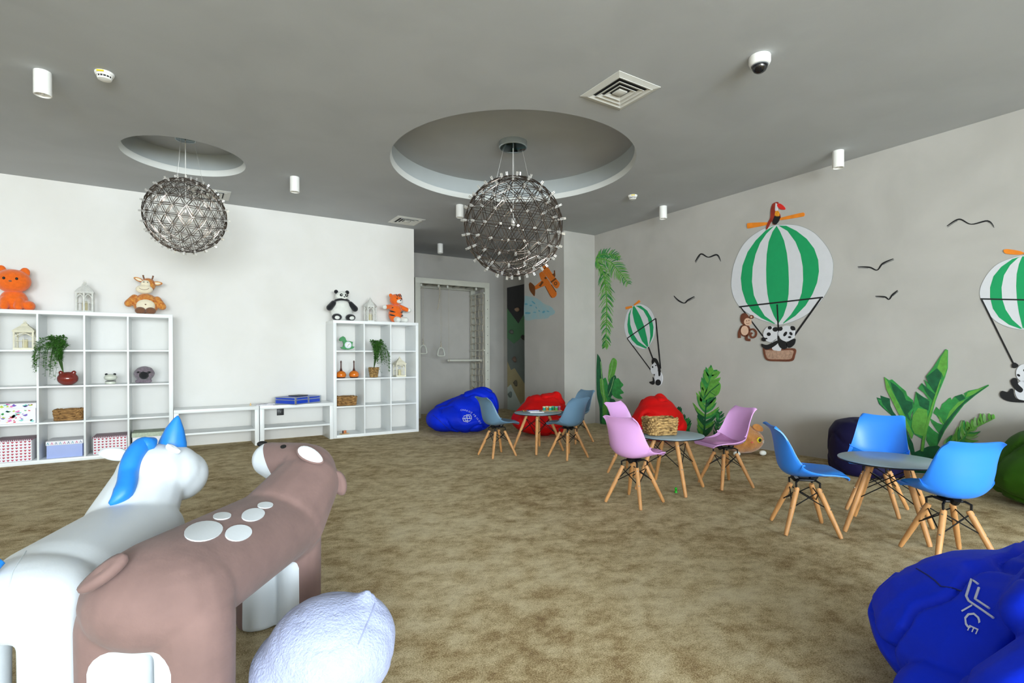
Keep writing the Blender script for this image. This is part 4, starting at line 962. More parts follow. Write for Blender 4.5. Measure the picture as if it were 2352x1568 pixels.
# on the benches
CASEB = mat('case_blue', '#1b46c4', 0.35, var=0.05); ALU = mat('aluminium_edge', '#c5cbd0', 0.3, metal=0.9, var=0.05)
t = thing('tool_case', 'blue hard case with silver edges lying on the bench', 'case', (1.215, 6.765, 0.4525), R(-54)); cw, cd, chh = 0.155, 0.205, 0.085
M().bbox(-cw, cw, -cd, cd, 0.002, chh-0.002, 0.004).build('shell', CASEB, t)
for z_ in (0.004, chh-0.004, chh*0.62):
    M().tube([(-cw, -cd, z_), (cw, -cd, z_), (cw, cd, z_), (-cw, cd, z_)], 0.0055, 6, closed=True).build('edge_trim', ALU, t)
for sx in (-1, 1):
    for sy in (-1, 0, 1): M().bbox(sx*cw-0.007, sx*cw+0.007, sy*cd*0.985-0.01, sy*cd*0.985+0.01, 0.002, chh, 0.002).build('corner_bracket', ALU, t)
M().tube([(-cw-0.006, -0.05, 0.05), (-cw-0.02, -0.048, 0.03), (-cw-0.022, 0.0, 0.024), (-cw-0.02, 0.048, 0.03), (-cw-0.006, 0.05, 0.05)], 0.006, 8).build('handle', ALU, t)
for y_ in (-0.12, 0.12): M().bbox(-cw-0.006, -cw, y_-0.02, y_+0.02, 0.045, 0.07, 0.002).build('latch', ALU, t)
M().bbox(-0.09, 0.06, -0.07, 0.10, chh, chh+0.012, 0.004).build('top_tray', BLKP, t)
rows = [('open white booklet lying on the bench beside the blue case', 0.845, 6.74, 18, 0.085, 0.065), ('thin printed magazine under the booklet on the bench', 0.84, 6.70, -12, 0.09, 0.075)]
for i, (lb, x_, y_, a, hx, hy) in enumerate(rows[::-1]):
    t = thing('magazine', lb, 'magazine', (x_, y_, 0.45+i*0.008), R(a), 'papers on the bench')
    M().bbox(-hx, hx, -hy, hy, 0, 0.007, 0.001).build('pages', WPAP, t)
    M().box(-hx*0.8, hx*0.2, -hy*0.7, hy*0.5, 0.0071, 0.0076).build('picture', mat('magazine_print', '#9b8a80', 0.5, col2='#5b7fb0', vscale=25), t, smooth=False)
t = thing('toy_figure', 'tiny pale orange toy on the left bench', 'toy', (0.69, 6.75, 0.4505)); M().lathe([(0.008, 0), (0.009, 0.012), (0.005, 0.018), (0.007, 0.026), (0, 0.032)], 10).build('figure', mat('pale_orange', '#f2c98a', 0.5, var=0.05), t)

# on the grey group table: z 0.412
TZ = 0.412
def small_book(label, px, py, ang, hx, hy, h, c, z=TZ):
    p = onz(px, py, z); t = thing('booklet', label, 'booklet', (p.x, p.y, z), R(ang), 'things on the grey group table')
    M().bbox(-hx, hx, -hy, hy, 0.001, h-0.001, 0.0008).build('pages', WPAP, t); M().box(-hx-0.001, hx+0.001, -hy-0.001, hy+0.001, h-0.001, h).build('cover', c, t, smooth=False)
small_book('white booklet at the front of the grey group table', 1233, 947, -28, 0.075, 0.035, 0.008, WPAP)
small_book('blue booklet behind the white one on the grey group table', 1224, 944.5, -15, 0.06, 0.035, 0.012, CASEB)
PC = [mat('pencil_yellow', '#e8b323', 0.5, var=0.05), mat('pencil_orange', '#e0761c', 0.5, var=0.05), mat('pencil_red', '#b5253a', 0.5, var=0.05), mat('pencil_brown', '#4d3a26', 0.5, var=0.05)]
nm = ['yellow', 'orange', 'red', 'brown']
for i in range(4):
    p = onz(1202+i*4.0, 943.4-i*0.3, TZ); t = thing('coloured_pencil', '%s pencil lying on the left of the grey group table' % nm[i], 'pencil', (p.x, p.y, TZ+0.004), R(62+i*3), 'pencils on the grey group table')
    M().tube([(-0.06, 0, 0), (0.045, 0, 0)], 0.004, 6).build('shaft', PC[i], t); M().tube([(0.045, 0, 0), (0.06, 0, 0)], [0.004, 0.0006], 6).build('tip', mat('pale_wood', '#d8b88a'), t)
p = onz(1267, 943.5, TZ); tray = thing('paint_tray', 'pale wooden tray under the paint jars on the grey group table', 'tray', (p.x, p.y, TZ), R(-33)); M().bbox(-0.11, 0.11, -0.05, 0.05, 0, 0.008, 0.002).build('board', mat('pale_wood', '#d8b88a'), tray)
JC = [('teal', '#2aa79b'), ('orange', '#e2913a'), ('aqua', '#35b7b5'), ('emerald', '#1f9a66'), ('lime', '#5cc45a'), ('magenta', '#c9579a')]
for i, (n_, c_) in enumerate(JC):
    q = Vector((p.x, p.y, TZ+0.008)) + Matrix.Rotation(R(-33), 3, 'Z') @ Vector((-0.082+0.033*i, 0.012*(1 if i % 2 else -1), 0))
    t = thing('paint_jar', 'small %s modelling clay jar on the wooden tray' % n_, 'jar', q+Vector((0, 0, 0.0005)), 0, 'clay jars on the grey group table')
    M().lathe([(0.015, 0), (0.016, 0.003), (0.016, 0.03)], 16).build('jar_body', mat('jar_'+n_, c_, 0.35, var=0.05), t); M().lathe([(0.017, 0.03), (0.017, 0.042), (0.015, 0.044), (0, 0.0445)], 16).build('lid', mat('lid_'+n_, ('#e9dfa8', '#f0d9c0', '#d8e6a0', '#5fc79f', '#8fd3e0', '#e08fc0')[i], 0.4, var=0.05), t)
# other small things
t = thing('plastic_cup', 'translucent pink plastic cup beside the straw basket', 'cup', (2.985, 2.865, 0.412)); M().lathe([(0.018, 0), (0.021, 0.05), (0.019, 0.05), (0.0165, 0.003), (0, 0.003)], 18).build('cup_body', mat('pink_plastic', '#e0307a', 0.2, var=0.05, trans=0.3), t)
for k_ in range(3): M().tube([(0, 0, 0.004), (0.014*math.cos(k_*2.1), 0.014*math.sin(k_*2.1), 0.062)], 0.002, 5).build('stick', mat('pink_plastic', '#e0307a'), t)
p = onz(1552.5, 1131); t = thing('game_pawn', 'tiny bright green game pawn on the carpet by the pink group table', 'toy', (p.x, p.y, 0))
M().lathe([(0.011, 0), (0.011, 0.008), (0.006, 0.015), (0.0075, 0.022)], 14).build('pawn_body', mat('pawn_green', '#18b51c', 0.35, var=0.05), t); M().ball((0, 0, 0.03), 0.010, nu=12, nv=8).build('pawn_head', mat('pawn_green', '#18b51c'), t)
# brown cat cushion by the wall
t = thing('cat_cushion', 'round brown plush cat cushion with yellow eyes by the wall', 'cushion', (4.86, 3.23, 0), RZ+R(8))
CATF = mat('brown_fur', '#a8692c', 0.95, col2='#c98a4a', vscale=18, bump=0.6, bscale=90, sheen=0.5)
m = M(); m.ball((0, 0, 0.145), (0.21, 0.155, 0.135)); m.ball((0, 0.02, 0.20), (0.16, 0.13, 0.11)); cb = blob('body', m, CATF, t, 0.011, 5, 0.001, (0.004, 12, 0.003, 20))
for s in (-1, 1):
    leaf_solid(M(), (s*0.115, -0.075, 0.275), (s*0.6, -0.25, -0.5), (1, 0, 0.6), (0, -1, 0.5), 0.055, 0.036, 0.016).build('ear', CATF, t)
    e = M().ball((s*0.085, -0.142, 0.165), (0.026, 0.014, 0.028)).build('eye', mat('cat_eye_yellow', '#e0cf2a', 0.3, var=0.05), t); M().ball((s*0.085, -0.153, 0.165), (0.016, 0.007, 0.018)).build('pupil', BLK, e)
    M().ball((s*0.14, -0.115, 0.03), (0.035, 0.03, 0.025)).build('paw', WHTP, t)
    for k_ in range(3): M().tube([(s*0.125, -0.132, 0.15-0.006*k_), (s*0.15, -0.125, 0.155-0.012*k_)], 0.0015, 4).build('whisker', WHTP, t)
M().ball((0, -0.155, 0.145), (0.014, 0.008, 0.009)).build('nose', PLUSH('pink_felt', '#c9584a'), t)

# ------------------------------------------------------------------ gym frame in the alcove
CREAMP = mat('frame_cream_paint', '#c9c9bd', 0.5, var=0.04, vscale=6); ROPE = mat('rope_cream', '#b3ac9c', 0.9, var=0.15, vscale=60, bump=0.5, bscale=120)
FX0, FX1, FY0, FY1, FZ = 3.235, 4.630, 8.0, 8.58, 2.31
t = thing('climbing_frame', 'cream wooden gym frame with climbing net in the alcove', 'climbing frame', (FX0, FY0, 0)); W, D_ = FX1-FX0, FY1-FY0
for (x, y) in ((0, 0), (W-0.09, 0), (0, D_-0.05), (W-0.09, D_-0.05)): pst = M().bbox(x, x+0.09, y, y+0.05, 0, FZ-0.09, 0.003).build('post', CREAMP, t)
M().bbox(0, W, 0, 0.05, FZ-0.09, FZ, 0.003).build('top_beam', CREAMP, t); M().bbox(0, W, D_-0.05, D_, FZ-0.09, FZ, 0.003).build('top_beam', CREAMP, t)
for x in (0, W-0.05): M().bbox(x, x+0.05, 0.05, D_-0.05, FZ-0.08, FZ-0.01, 0.003).build('side_beam', CREAMP, t)
M().box(0.05, W-0.05, 0.05, D_-0.05, FZ-0.018, FZ-0.008).build('roof_panel', mat('dark_brown_panel', '#4a463e', 0.7, var=0.1), t, smooth=False)
for i in range(5): M().tube([(0.12+i*0.27, 0.06, FZ-0.05), (0.12+i*0.27, D_-0.06, FZ-0.05)], 0.016, 10).build('roof_rung', CREAMP, t)
nx = W-0.10
for j, y in enumerate((0.06, 0.20, 0.34, 0.48)):
    M().tube([(nx+0.006*math.sin(i*1.7+j), y+0.010*math.sin(i*2.3+j*1.1), 0.12+i*0.10) for i in range(21)], 0.009, 6).build('net_rope', ROPE, t)
for i in range(17):
    z = 0.22+i*0.115; M().tube([(nx+0.004*math.sin(k*2+i), 0.04+k*0.048, z-0.018*math.sin(k*math.pi/2.9)**2+0.004*math.sin(i*3+k)) for k in range(11)], 0.008, 6).build('net_rope', ROPE, t)
    if i % 2 == 0:
        for y in (0.06, 0.20, 0.34, 0.48): M().ball((nx, y, z-0.008), 0.014, nu=8, nv=6).build('net_knot', ROPE, t)
for z in (2.13, 1.12): M().tube([(nx, 0.02, z), (nx, D_-0.02, z)], 0.014, 10).build('net_rod', CREAMP, t)
for i in range(11): M().tube([(W-0.045, -0.001, 0.45+i*0.155), (W-0.045, -0.004, 0.45+i*0.155)], 0.006, 8).build('bolt', BLACKM, t)  # dark discs added in place of the height marks on the post
for x in (0.145, 0.46, 0.625, 1.18): M().tube([(x, 0.10, FZ-0.07), (x, 0.10, FZ-0.13)], 0.02, 10).build('hook', CREAMP, t)
RINGM = mat('ring_plastic', '#c4c6bb', 0.35, var=0.04)
def gym_ring(label, x, zc):
    t = thing('gym_ring', label, 'gym ring', (x, FY0+0.10, zc), 0, 'gym rings')
    tri = smoothpts([(0.0, 0, 0.075), (0.04, 0, 0.05), (0.062, 0, -0.03), (0.055, 0, -0.062), (0.0, 0, -0.068), (-0.055, 0, -0.062), (-0.062, 0, -0.03), (-0.04, 0, 0.05), (0.0, 0, 0.075)], 4)[:-1]
    M().tube(tri, 0.0125, 10, closed=True).build('ring', RINGM, t)
    for dx in (-0.012, 0.012): M().tube([(dx*0.3, 0, 0.08), (dx, 0, 0.5), (dx*0.5, 0, 2.18-zc)], 0.0022, 5).build('cord', ROPE, t)
    m = M()
    for i in range(6): m.ball((0.006*math.cos(i*2), 0.006*math.sin(i*2), 0.085+i*0.018), 0.015-0.001*i, nu=8, nv=6)
    blob('knot', m, ROPE, t, 0.005, 1)
gym_ring('cream gym ring on a cord, left of the two', 3.41, 1.13)
gym_ring('cream gym ring on a cord, right of the two', 3.735, 1.09)
t = thing('trapeze_bar', 'cream trapeze bar hanging in the gym frame', 'trapeze', (4.20, FY0+0.12, 0.945))
M().tube([(-0.34, 0, 0), (-0.335, 0, 0), (0.335, 0, 0), (0.34, 0, 0)], [0.017, 0.02, 0.02, 0.017], 12).build('bar', CREAMP, t)
for x in (-0.31, 0.31):
    M().tube([(x, 0, 0.018), (x, 0, 2.2-0.945)], 0.003, 5).build('cord', ROPE, t); M().ball((x, 0, -0.005), (0.014, 0.026, 0.03), nu=10, nv=8).build('knot', ROPE, t)
t = thing('hanging_rope', 'short loose rope dangling from the gym frame beside the right ring', 'rope', (3.695, FY0+0.07, 2.2))
M().tube(smoothpts([(0, 0, 0), (0.004, 0, -0.12), (-0.012, 0, -0.28), (-0.04, 0, -0.40)], 5), 0.010, 7).build('rope', ROPE, t)

# climbing wall panel
t = thing('climbing_wall', 'narrow climbing wall of zigzag black, green and beige panels', 'climbing wall', (0, 0, 0))
k8 = cz((940, 630), 5.807); k6 = cz((960, 860), 5.345); XPN = XR-0.001
TOPZ = 2.32; Y0, Y1 = 8.437, 7.25
def wp(pl): return [onx(a, b, XR-0.02) for a, b in pl]
def yz(*l): return [Vector((XR-0.001, y, z)) for y, z in l]
pan = wp(k8([(1305, 178), (1305, 450), (1455, 655), (1535, 520), (1305, 850), (1395, 925), (1495, 845), (1540, 890), (1308, 1155), (1355, 1275), (1405, 1250), (1540, 1460), (1305, 1505), (1355, 1465)])+k6([(1260, 365), (1310, 320)]))
q = [(p.y, p.z) for p in pan]; (tl, g0, g1, g2, h0, h1, h2, h3, b0, b1, b2, b3, w0, w1, w2, w3) = q
e = Y1
seq = [('black', '#232325', [(Y0, TOPZ), g0, g1, g2, (7.6, 1.35), (e, 1.95), (e, TOPZ)]),
       ('green', '#4c7d54', [g0, (Y0, h0[1]), h1, h2, h3, (e, 0.98), (e, 1.95), (7.6, 1.35), g2, g1]),
       ('grey', '#6a7470', [(Y0, h0[1]), (Y0, b0[1]), b1, b2, b3, (e, 0.35), (e, 0.98), h3, h2, h1]),
       ('beige', '#a79a72', [(Y0, b0[1]), (Y0, w0[1]), w1, w2, w3, (7.5, 0.5), (e, 0.2), (e, 0.35), b3, b2, b1]),
       ('white', '#bcc8c2', [(Y0, w0[1]), (Y0, 0.0), (e, 0.0), (e, 0.2), (7.5, 0.5), w3, w2, w1])]
for i, (n_, c_, pl) in enumerate(seq): M().slab(yz(*pl), (-0.018-0.001*(i % 2), 0, 0)).build('wall_panel', mat('panel_'+n_, c_, 0.6, var=0.04), t, smooth=False)
for i, (a, c_) in enumerate(((k8([(1445, 470)])[0], '#a58a72'), (k8([(1370, 765)])[0], '#5d6258'), (k8([(1528, 840)])[0], '#3d3a34'), (k8([(1412, 1133)])[0], '#6e5a4e'), (k8([(1428, 1450)])[0], '#5a5546'), (k6([(1140, 245)])[0], '#6b7670'))):
    p = onx(*a, XR-0.02); m = M(); m.ball((p.x-0.005, p.y, p.z), (0.045, 0.062, 0.040), Matrix.Rotation(R(20*i), 4, 'X').to_euler()); m.ball((p.x-0.03, p.y+0.01, p.z+0.008), (0.03, 0.035, 0.02))
    blob('climbing_hold', m, mat('hold_%d' % i, c_, 0.8, var=0.15, vscale=30), t, 0.008, 3)

# ------------------------------------------------------------------ wall paintings
def paint(n, c, v=0.06, s=14, c2=None): return mat('paint_'+n, c, 0.7, var=v, vscale=s, col2=c2)
PG = paint('balloon_green', '#0d9a5c', 0.03); PW = paint('balloon_white', '#d3d4d8', 0.02); PK = paint('black', '#101012', 0.1); PO = paint('orange', '#e8851c', 0.1); PBR = paint('brown', '#6b3a24', 0.2)
PPE = paint('peach', '#d9b49a', 0.06); PTAN = paint('tan', '#a88772', 0.25, 60); PRD = paint('dark_red', '#8f2a18', 0.25); PRED = paint('beak_red', '#d8251c', 0.1); PYL = paint('yellow_orange', '#e0941c', 0.2, 40); POL = paint('outline_grey', '#8f9492', 0.1)
LG = paint('leaf_light', '#5da03c', 0.2, 25); MG = paint('leaf_mid', '#2f8a40', 0.22, 22); DG = paint('leaf_dark', '#0f5a34', 0.25, 22); PALE = paint('leaf_pale', '#7fae6a', 0.2, 25)
class Mural:
    """flat painted shapes on a wall, each coat a hair thicker than the one below"""
    def __init__(s, name, label, cat, wall='right', group=None):
        s.t = thing(name, label, cat, (0, 0, 0), 0, group); s.n = 0; s.wall = wall
    def pt(s, p, d): return onx(p[0], p[1], (XR if s.wall == 'right' else XP)-d)
    def shape(s, name, mt, *polys, parent=None):
        s.n += 1; d = 0.0012+0.0006*s.n; m = M()
        if len(polys) > 1 and name.startswith('leaf'):
            for pl in polys: s.shape(name, mt, pl, parent=parent); s.n -= 1
            s.n += 1; return None
        x = XR if s.wall == 'right' else XP
        for pl in polys:
            pts = [onx(a, b, x) for a, b in pl]
            for p in pts: p.z = max(p.z, 0.003)
            m.slab([p+Vector((-0.0002, 0, 0)) for p in pts], (-d, 0, 0))
        return m.build(name, mt, parent or s.t, smooth=False)
def mirror(pts, c): return [(2*c-x, y) for x, y in pts]
# large balloon
k = cz((1660, 440), 3.825)
B = Mural('balloon_mural', 'large painted green and white balloon carrying two pandas, toucan on top', 'wall painting', group='painted balloons')
sm = lambda pts: smoothpts(pts+[pts[0]], 4)[:-1]
env = sm([(480, 292), (600, 290), (700, 310), (800, 360), (880, 440), (935, 520), (965, 600), (970, 680), (955, 790), (920, 870), (870, 950), (800, 1030), (720, 1090), (640, 1130), (550, 1160), (480, 1168), (400, 1145), (300, 1110), (220, 1065), (150, 1010), (100, 930), (78, 840), (80, 760), (95, 660), (130, 560), (180, 470), (240, 405), (310, 355), (390, 315)])
B.shape('outline', POL, k([(523+(x-523)*1.008, 729+(y-729)*1.008) for x, y in env])); B.shape('envelope', PW, k(env))
for st in ([(455, 300), (380, 340), (290, 430), (220, 530), (175, 650), (160, 760), (170, 860), (205, 970), (260, 1050), (340, 1110), (450, 1160), (465, 1160), (370, 1090), (320, 1010), (275, 910), (258, 790), (265, 660), (290, 550), (330, 450), (385, 370)],
           [(475, 300), (440, 350), (405, 440), (388, 550), (383, 680), (385, 800), (395, 900), (415, 1000), (450, 1090), (490, 1160), (535, 1090), (565, 1000), (580, 900), (583, 790), (578, 660), (565, 540), (540, 430), (505, 350)],
           [(490, 298), (560, 300), (650, 345), (740, 415), (805, 500), (840, 600), (847, 700), (830, 800), (790, 900), (730, 1000), (640, 1090), (535, 1158), (530, 1155), (600, 1080), (660, 990), (695, 890), (708, 780), (705, 660), (685, 550), (640, 440), (570, 345)]):
    B.shape('stripe', PG, k(st)); B.n -= 1
B.n += 1
for a, b_, w_ in (((145, 1012), (882, 928), 13), ((480, 990), (492, 1240), 12), ((160, 1015), (378, 1300), 9), ((865, 935), (632, 1262), 14)): B.shape('rope', PK, k(strokepoly([a, b_], w_)))
B.shape('propeller_blade', PO, k(sm([(215, 285), (240, 275), (395, 270), (397, 290), (240, 322), (218, 318)]))); B.shape('propeller_blade', PO, k(sm([(508, 240), (520, 228), (690, 187), (718, 190), (718, 212), (690, 222), (515, 250)])))
tc_ = B.shape('toucan', PRD, k(sm([(470, 92), (492, 95), (482, 130), (472, 180), (500, 190), (510, 230), (490, 260), (465, 290), (445, 285), (430, 262), (400, 320), (382, 332), (395, 280), (420, 230), (425, 160), (440, 110)])))
B.shape('toucan_wing', PK, k(sm([(458, 215), (505, 215), (505, 240), (470, 288), (440, 270)])), parent=tc_); B.shape('toucan_breast', PYL, k(sm([(470, 162), (496, 178), (500, 215), (462, 210)])), parent=tc_)
B.shape('toucan_throat', PW, k(sm([(468, 100), (490, 118), (482, 165), (464, 165)])), parent=tc_); B.shape('toucan_beak', PRED, k(sm([(480, 115), (505, 105), (540, 130), (552, 155), (520, 158), (490, 140)])), parent=tc_)
mk = B.shape('monkey', PBR, k(ell(197, 1120, 38, 54, -10)), k(ell(257, 1100, 18, 17)), k(ell(200, 1220, 46, 54)), k(strokepoly(smoothpts([(178, 1180), (150, 1235), (150, 1285)]), 22)), k(strokepoly(smoothpts([(215, 1255), (212, 1295), (245, 1303)]), 22)),
        k(strokepoly(smoothpts([(235, 1215), (272, 1208), (296, 1235), (290, 1268), (262, 1282), (244, 1258), (262, 1240)]), 15)))
B.shape('monkey_face', PPE, k(ell(224, 1143, 32, 33)), k(ell(256, 1101, 9, 9)), k(ell(198, 1220, 34, 42)), parent=mk); B.shape('monkey_features', PBR, k(ell(216, 1135, 4, 5, n=8)), k(ell(236, 1132, 4, 5, n=8)), k(strokepoly([(212, 1155), (226, 1160), (240, 1152)], 4)), parent=mk)
bk = B.shape('basket', PBR, k(sm([(358, 1372), (500, 1380), (636, 1378), (637, 1440), (610, 1488), (500, 1490), (400, 1483), (368, 1440)]))); B.shape('basket_weave', PTAN, k(sm([(376, 1390), (500, 1395), (620, 1393), (620, 1436), (598, 1470), (500, 1473), (408, 1468), (386, 1435)])), parent=bk)
p1 = B.shape('panda', PW, k(ell(428, 1252, 66, 70, 10)), k(sm([(440, 1320), (500, 1290), (520, 1390), (470, 1395), (440, 1380)])))
B.shape('panda_black_marks', PK, k(ell(420, 1196, 18, 15)), k(ell(468, 1210, 24, 20)), k(ell(411, 1252, 18, 16)), k(ell(390, 1290, 10, 7)), k(sm([(345, 1335), (400, 1345), (480, 1308), (492, 1330), (440, 1370), (390, 1386), (350, 1360)])), k(ell(366, 1297, 20, 18, 30)), parent=p1)
p2 = B.shape('panda', PW, k(ell(568, 1246, 70, 70)))
B.shape('panda_black_marks', PK, k(ell(515, 1205, 20, 17, -40)), k(ell(620, 1200, 22, 17, 50)), k(ell(556, 1250, 24, 13, -55)), k(ell(606, 1247, 17, 12, 50)), k(ell(595, 1278, 15, 9)), k(sm([(488, 1225), (500, 1290), (560, 1325), (560, 1380), (515, 1372), (490, 1320)])), k(sm([(572, 1322), (638, 1290), (632, 1340), (590, 1372), (572, 1350)])), parent=p2)
# small balloon
k = cz((1340, 440), 3.408)
B = Mural('balloon_mural', 'small tilted painted balloon with one panda, right of the palm frond', 'wall painting', group='painted balloons')
env = sm([(385, 895), (440, 880), (490, 895), (530, 930), (558, 990), (567, 1050), (560, 1110), (545, 1160), (510, 1215), (480, 1232), (430, 1220), (380, 1195), (345, 1150), (325, 1090), (322, 1040), (335, 970), (355, 925)])
B.shape('outline', POL, k([(445+(x-445)*1.012, 1055+(y-1055)*1.012) for x, y in env])); B.shape('envelope', PW, k(env))
for st in ([(380, 905), (355, 960), (345, 1040), (352, 1100), (380, 1160), (420, 1200), (490, 1228), (500, 1220), (430, 1170), (390, 1110), (368, 1040), (365, 970)], [(388, 900), (385, 950), (400, 1020), (430, 1100), (460, 1170), (500, 1215), (510, 1210), (498, 1140), (480, 1060), (450, 980), (420, 925), (400, 895)],
           [(410, 892), (450, 892), (500, 930), (535, 990), (550, 1060), (545, 1130), (515, 1205), (525, 1130), (520, 1060), (505, 990), (470, 930)]): B.shape('stripe', PG, k(st)); B.n -= 1
B.n += 1
for a, b_, w_ in (((343, 1148), (567, 992), 8), ((567, 992), (605, 1385), 9), ((345, 1150), (562, 1440), 6), ((510, 1215), (548, 1315), 8)): B.shape('rope', PK, k(strokepoly([a, b_], w_)))
B.shape('propeller_blade', PO, k([(330, 903), (380, 893), (386, 908), (335, 922)])); B.shape('propeller_blade', PO, k([(395, 885), (438, 847), (448, 862), (402, 893)]))
p1 = B.shape('panda', PW, k(ell(556, 1385, 27, 44, 10)), k(ell(590, 1462, 32, 58)))
B.shape('panda_black_marks', PK, k(sm([(545, 1300), (575, 1310), (600, 1370), (607, 1430), (592, 1442), (585, 1380), (560, 1330), (545, 1352), (537, 1330)])), k(sm([(545, 1450), (562, 1480), (550, 1510), (525, 1500), (520, 1488), (545, 1480)])), k(ell(588, 1493, 22, 24)), k(ell(545, 1372, 6, 8)), k(ell(570, 1360, 6, 5)), parent=p1)
# right balloon
k = cz((2180, 540), 3.919); MC = 668
B = Mural('balloon_mural', 'painted balloon cut off at the right edge of the wall view', 'wall painting', group='painted balloons')
lf = [(640, 185), (540, 215), (430, 265), (350, 345), (300, 430), (278, 500), (285, 570), (330, 670), (400, 755), (480, 805), (570, 835), (668, 848)]
env = sm(lf+mirror(lf[:-1][::-1], MC))
B.shape('outline', POL, k([(MC+(x-MC)*1.008, 515+(y-515)*1.008) for x, y in env])); B.shape('envelope', PW, k(env))
s1 = [(650, 190), (570, 215), (470, 285), (400, 370), (370, 470), (370, 560), (395, 660), (450, 740), (540, 805), (640, 842), (660, 840), (570, 760), (510, 670), (478, 570), (473, 470), (495, 360), (550, 270), (620, 205)]
for st in (s1, mirror(s1, MC), [(660, 190), (630, 260), (610, 350), (605, 460), (612, 580), (630, 700), (664, 838), (672, 838), (706, 700), (724, 580), (731, 460), (726, 350), (706, 260), (676, 190)]): B.shape('stripe', PG, k(st)); B.n -= 1
B.n += 1
for a, b_, w_ in (((283, 573), (1053, 590), 13), ((295, 580), (585, 1165), 14), ((1040, 590), (760, 1165), 14)): B.shape('rope', PK, k(strokepoly([a, b_], w_)))
B.shape('propeller_blade', PO, k(sm([(490, 135), (520, 125), (600, 135), (660, 150), (660, 172), (600, 175), (510, 165)]))); B.shape('propeller_blade', PO, k(sm([(676, 172), (676, 155), (800, 160), (850, 175), (840, 195), (780, 195)])))
p1 = B.shape('panda', PW, k(ell(680, 1240, 75, 80)), k(ell(680, 1400, 85, 95)))
B.shape('panda_black_marks', PK, k(sm([(565, 1165), (590, 1145), (625, 1170), (600, 1195), (570, 1190)])), k(sm([(555, 1310), (580, 1285), (612, 1292), (625, 1340), (668, 1385), (650, 1415), (610, 1400), (570, 1350)])), k(sm([(460, 1420), (480, 1400), (530, 1410), (560, 1380), (580, 1390), (585, 1430), (610, 1470), (690, 1490), (690, 1505), (570, 1500), (500, 1480), (465, 1450)])), k(ell(628, 1260, 16, 10, 30)), k(ell(690, 1215, 20, 14)), parent=p1)
# birds
for lb, kk, pl in (('painted black bird with wide wings, upper right above the others', cz((1940, 460), 3.136), [(738, 185), (825, 136), (912, 172), (1030, 148), (1075, 187)]),
                   ('painted black bird right of the large balloon, upper of two', cz((1940, 460), 3.136), [(95, 478), (180, 482), (235, 502), (275, 455), (352, 420)]),
                   ('painted black bird right of the large balloon, lower and smaller', cz((1940, 460), 3.136), [(222, 690), (290, 695), (320, 713), (345, 680), (383, 648)]),
                   ('painted black bird left of the large balloon, upper of two', cz((1340, 440), 3.408), [(875, 548), (920, 488), (978, 513), (1045, 494), (1073, 537)]),
                   ('painted black bird right of the small balloon, lower of two', cz((1340, 440), 3.408), [(708, 815), (742, 850), (790, 872), (820, 848), (870, 820)])):
    Bd = Mural('painted_bird', lb, 'wall painting', group='painted birds'); pts = smoothpts(kk(pl), 6); n = len(pts)
    for nm_, sl in (('wing', slice(0, n//2+1)), ('wing', slice(n//2, n))):
        q = pts[sl]; c = len(q); first = sl.start == 0
        Bd.shape(nm_, PK, strokepoly(q, [0.6+2.8*math.sin(math.pi*(0.08+0.75*((i/(c-1)) if first else 1-i/(c-1)))) for i in range(c)]))
        d = [(a+1.2, b+2.6) for a, b in (q[:c//2] if first else q[c//2:])]; Bd.shape('wing_shade', paint('bird_grey', '#55585a', 0.1), strokepoly(d, 0.9))
# fronds
def frond(mu, name, rib, ln, n, mats, ang=(50, 50), curl=10, wid=4.0, sides=(-1, 1), ribw=2.0, seed=1, taper=True):
    rnd = random.Random(seed); pts = smoothpts(rib, 10); N = len(pts); groups = {}
    for i in range(n):
        t_ = (i+0.5)/n; j = min(int(t_*(N-1)), N-2); p = pts[j]; dx, dy = pts[j+1][0]-p[0], pts[j+1][1]-p[1]; a = math.atan2(dy, dx)
        for s in sides:
            l = ln*(math.sin(math.pi*(0.18+0.72*t_)) if taper else 1)*rnd.uniform(0.8, 1.1); b = a+s*R(ang[0 if s < 0 else 1]+rnd.uniform(-8, 8)); c_ = s*R(-curl)
            q = [p, (p[0]+l*0.5*math.cos(b), p[1]+l*0.5*math.sin(b)), (p[0]+l*0.5*math.cos(b)+l*0.5*math.cos(b+c_), p[1]+l*0.5*math.sin(b)+l*0.5*math.sin(b+c_))]
            groups.setdefault(rnd.randrange(len(mats)), []).append(strokepoly(smoothpts(q, 3), [wid*0.5, wid*0.9, wid, wid, wid*0.8, wid*0.5, 0.2]))
    for g, pl in groups.items():
        for q in pl: mu.shape('leaflet', mats[g], q); mu.n -= 1
        mu.n += 1
    mu.shape('rib', mats[0], strokepoly(pts, [ribw*(1-0.7*i/N) for i in range(N)])); mu.n -= 2
k = cz((1340, 440), 3.408)
Pm = Mural('palm_mural', 'painted drooping palm frond beside the pillar corner', 'wall painting', group='painted plants')
frond(Pm, 'f', k([(98, 530), (150, 528), (215, 552), (262, 605), (310, 660), (352, 720)]), 27, 26, [LG, MG, PALE], (55, 62), 18, 2.2, ribw=3.5, seed=2)
frond(Pm, 'f', k([(100, 540), (150, 620), (172, 720), (183, 850), (182, 1000), (178, 1150), (170, 1215)]), 27, 44, [LG, PALE, MG], (42, 42), 12, 2.2, ribw=3.5, seed=3)
frond(Pm, 'f', k([(112, 505), (160, 490), (230, 492), (285, 520)]), 17, 14, [LG, MG], (60, 55), 10, 2.0, ribw=2.5, seed=4)
frond(Pm, 'f', k([(185, 600), (190, 680), (195, 760)]), 10, 10, [PALE, LG], (50, 40), 8, 1.6, ribw=1.2, seed=5)
Pm = Mural('leaf_mural', 'painted tall green leaves at the corner behind the grey chairs', 'wall painting', group='painted plants')
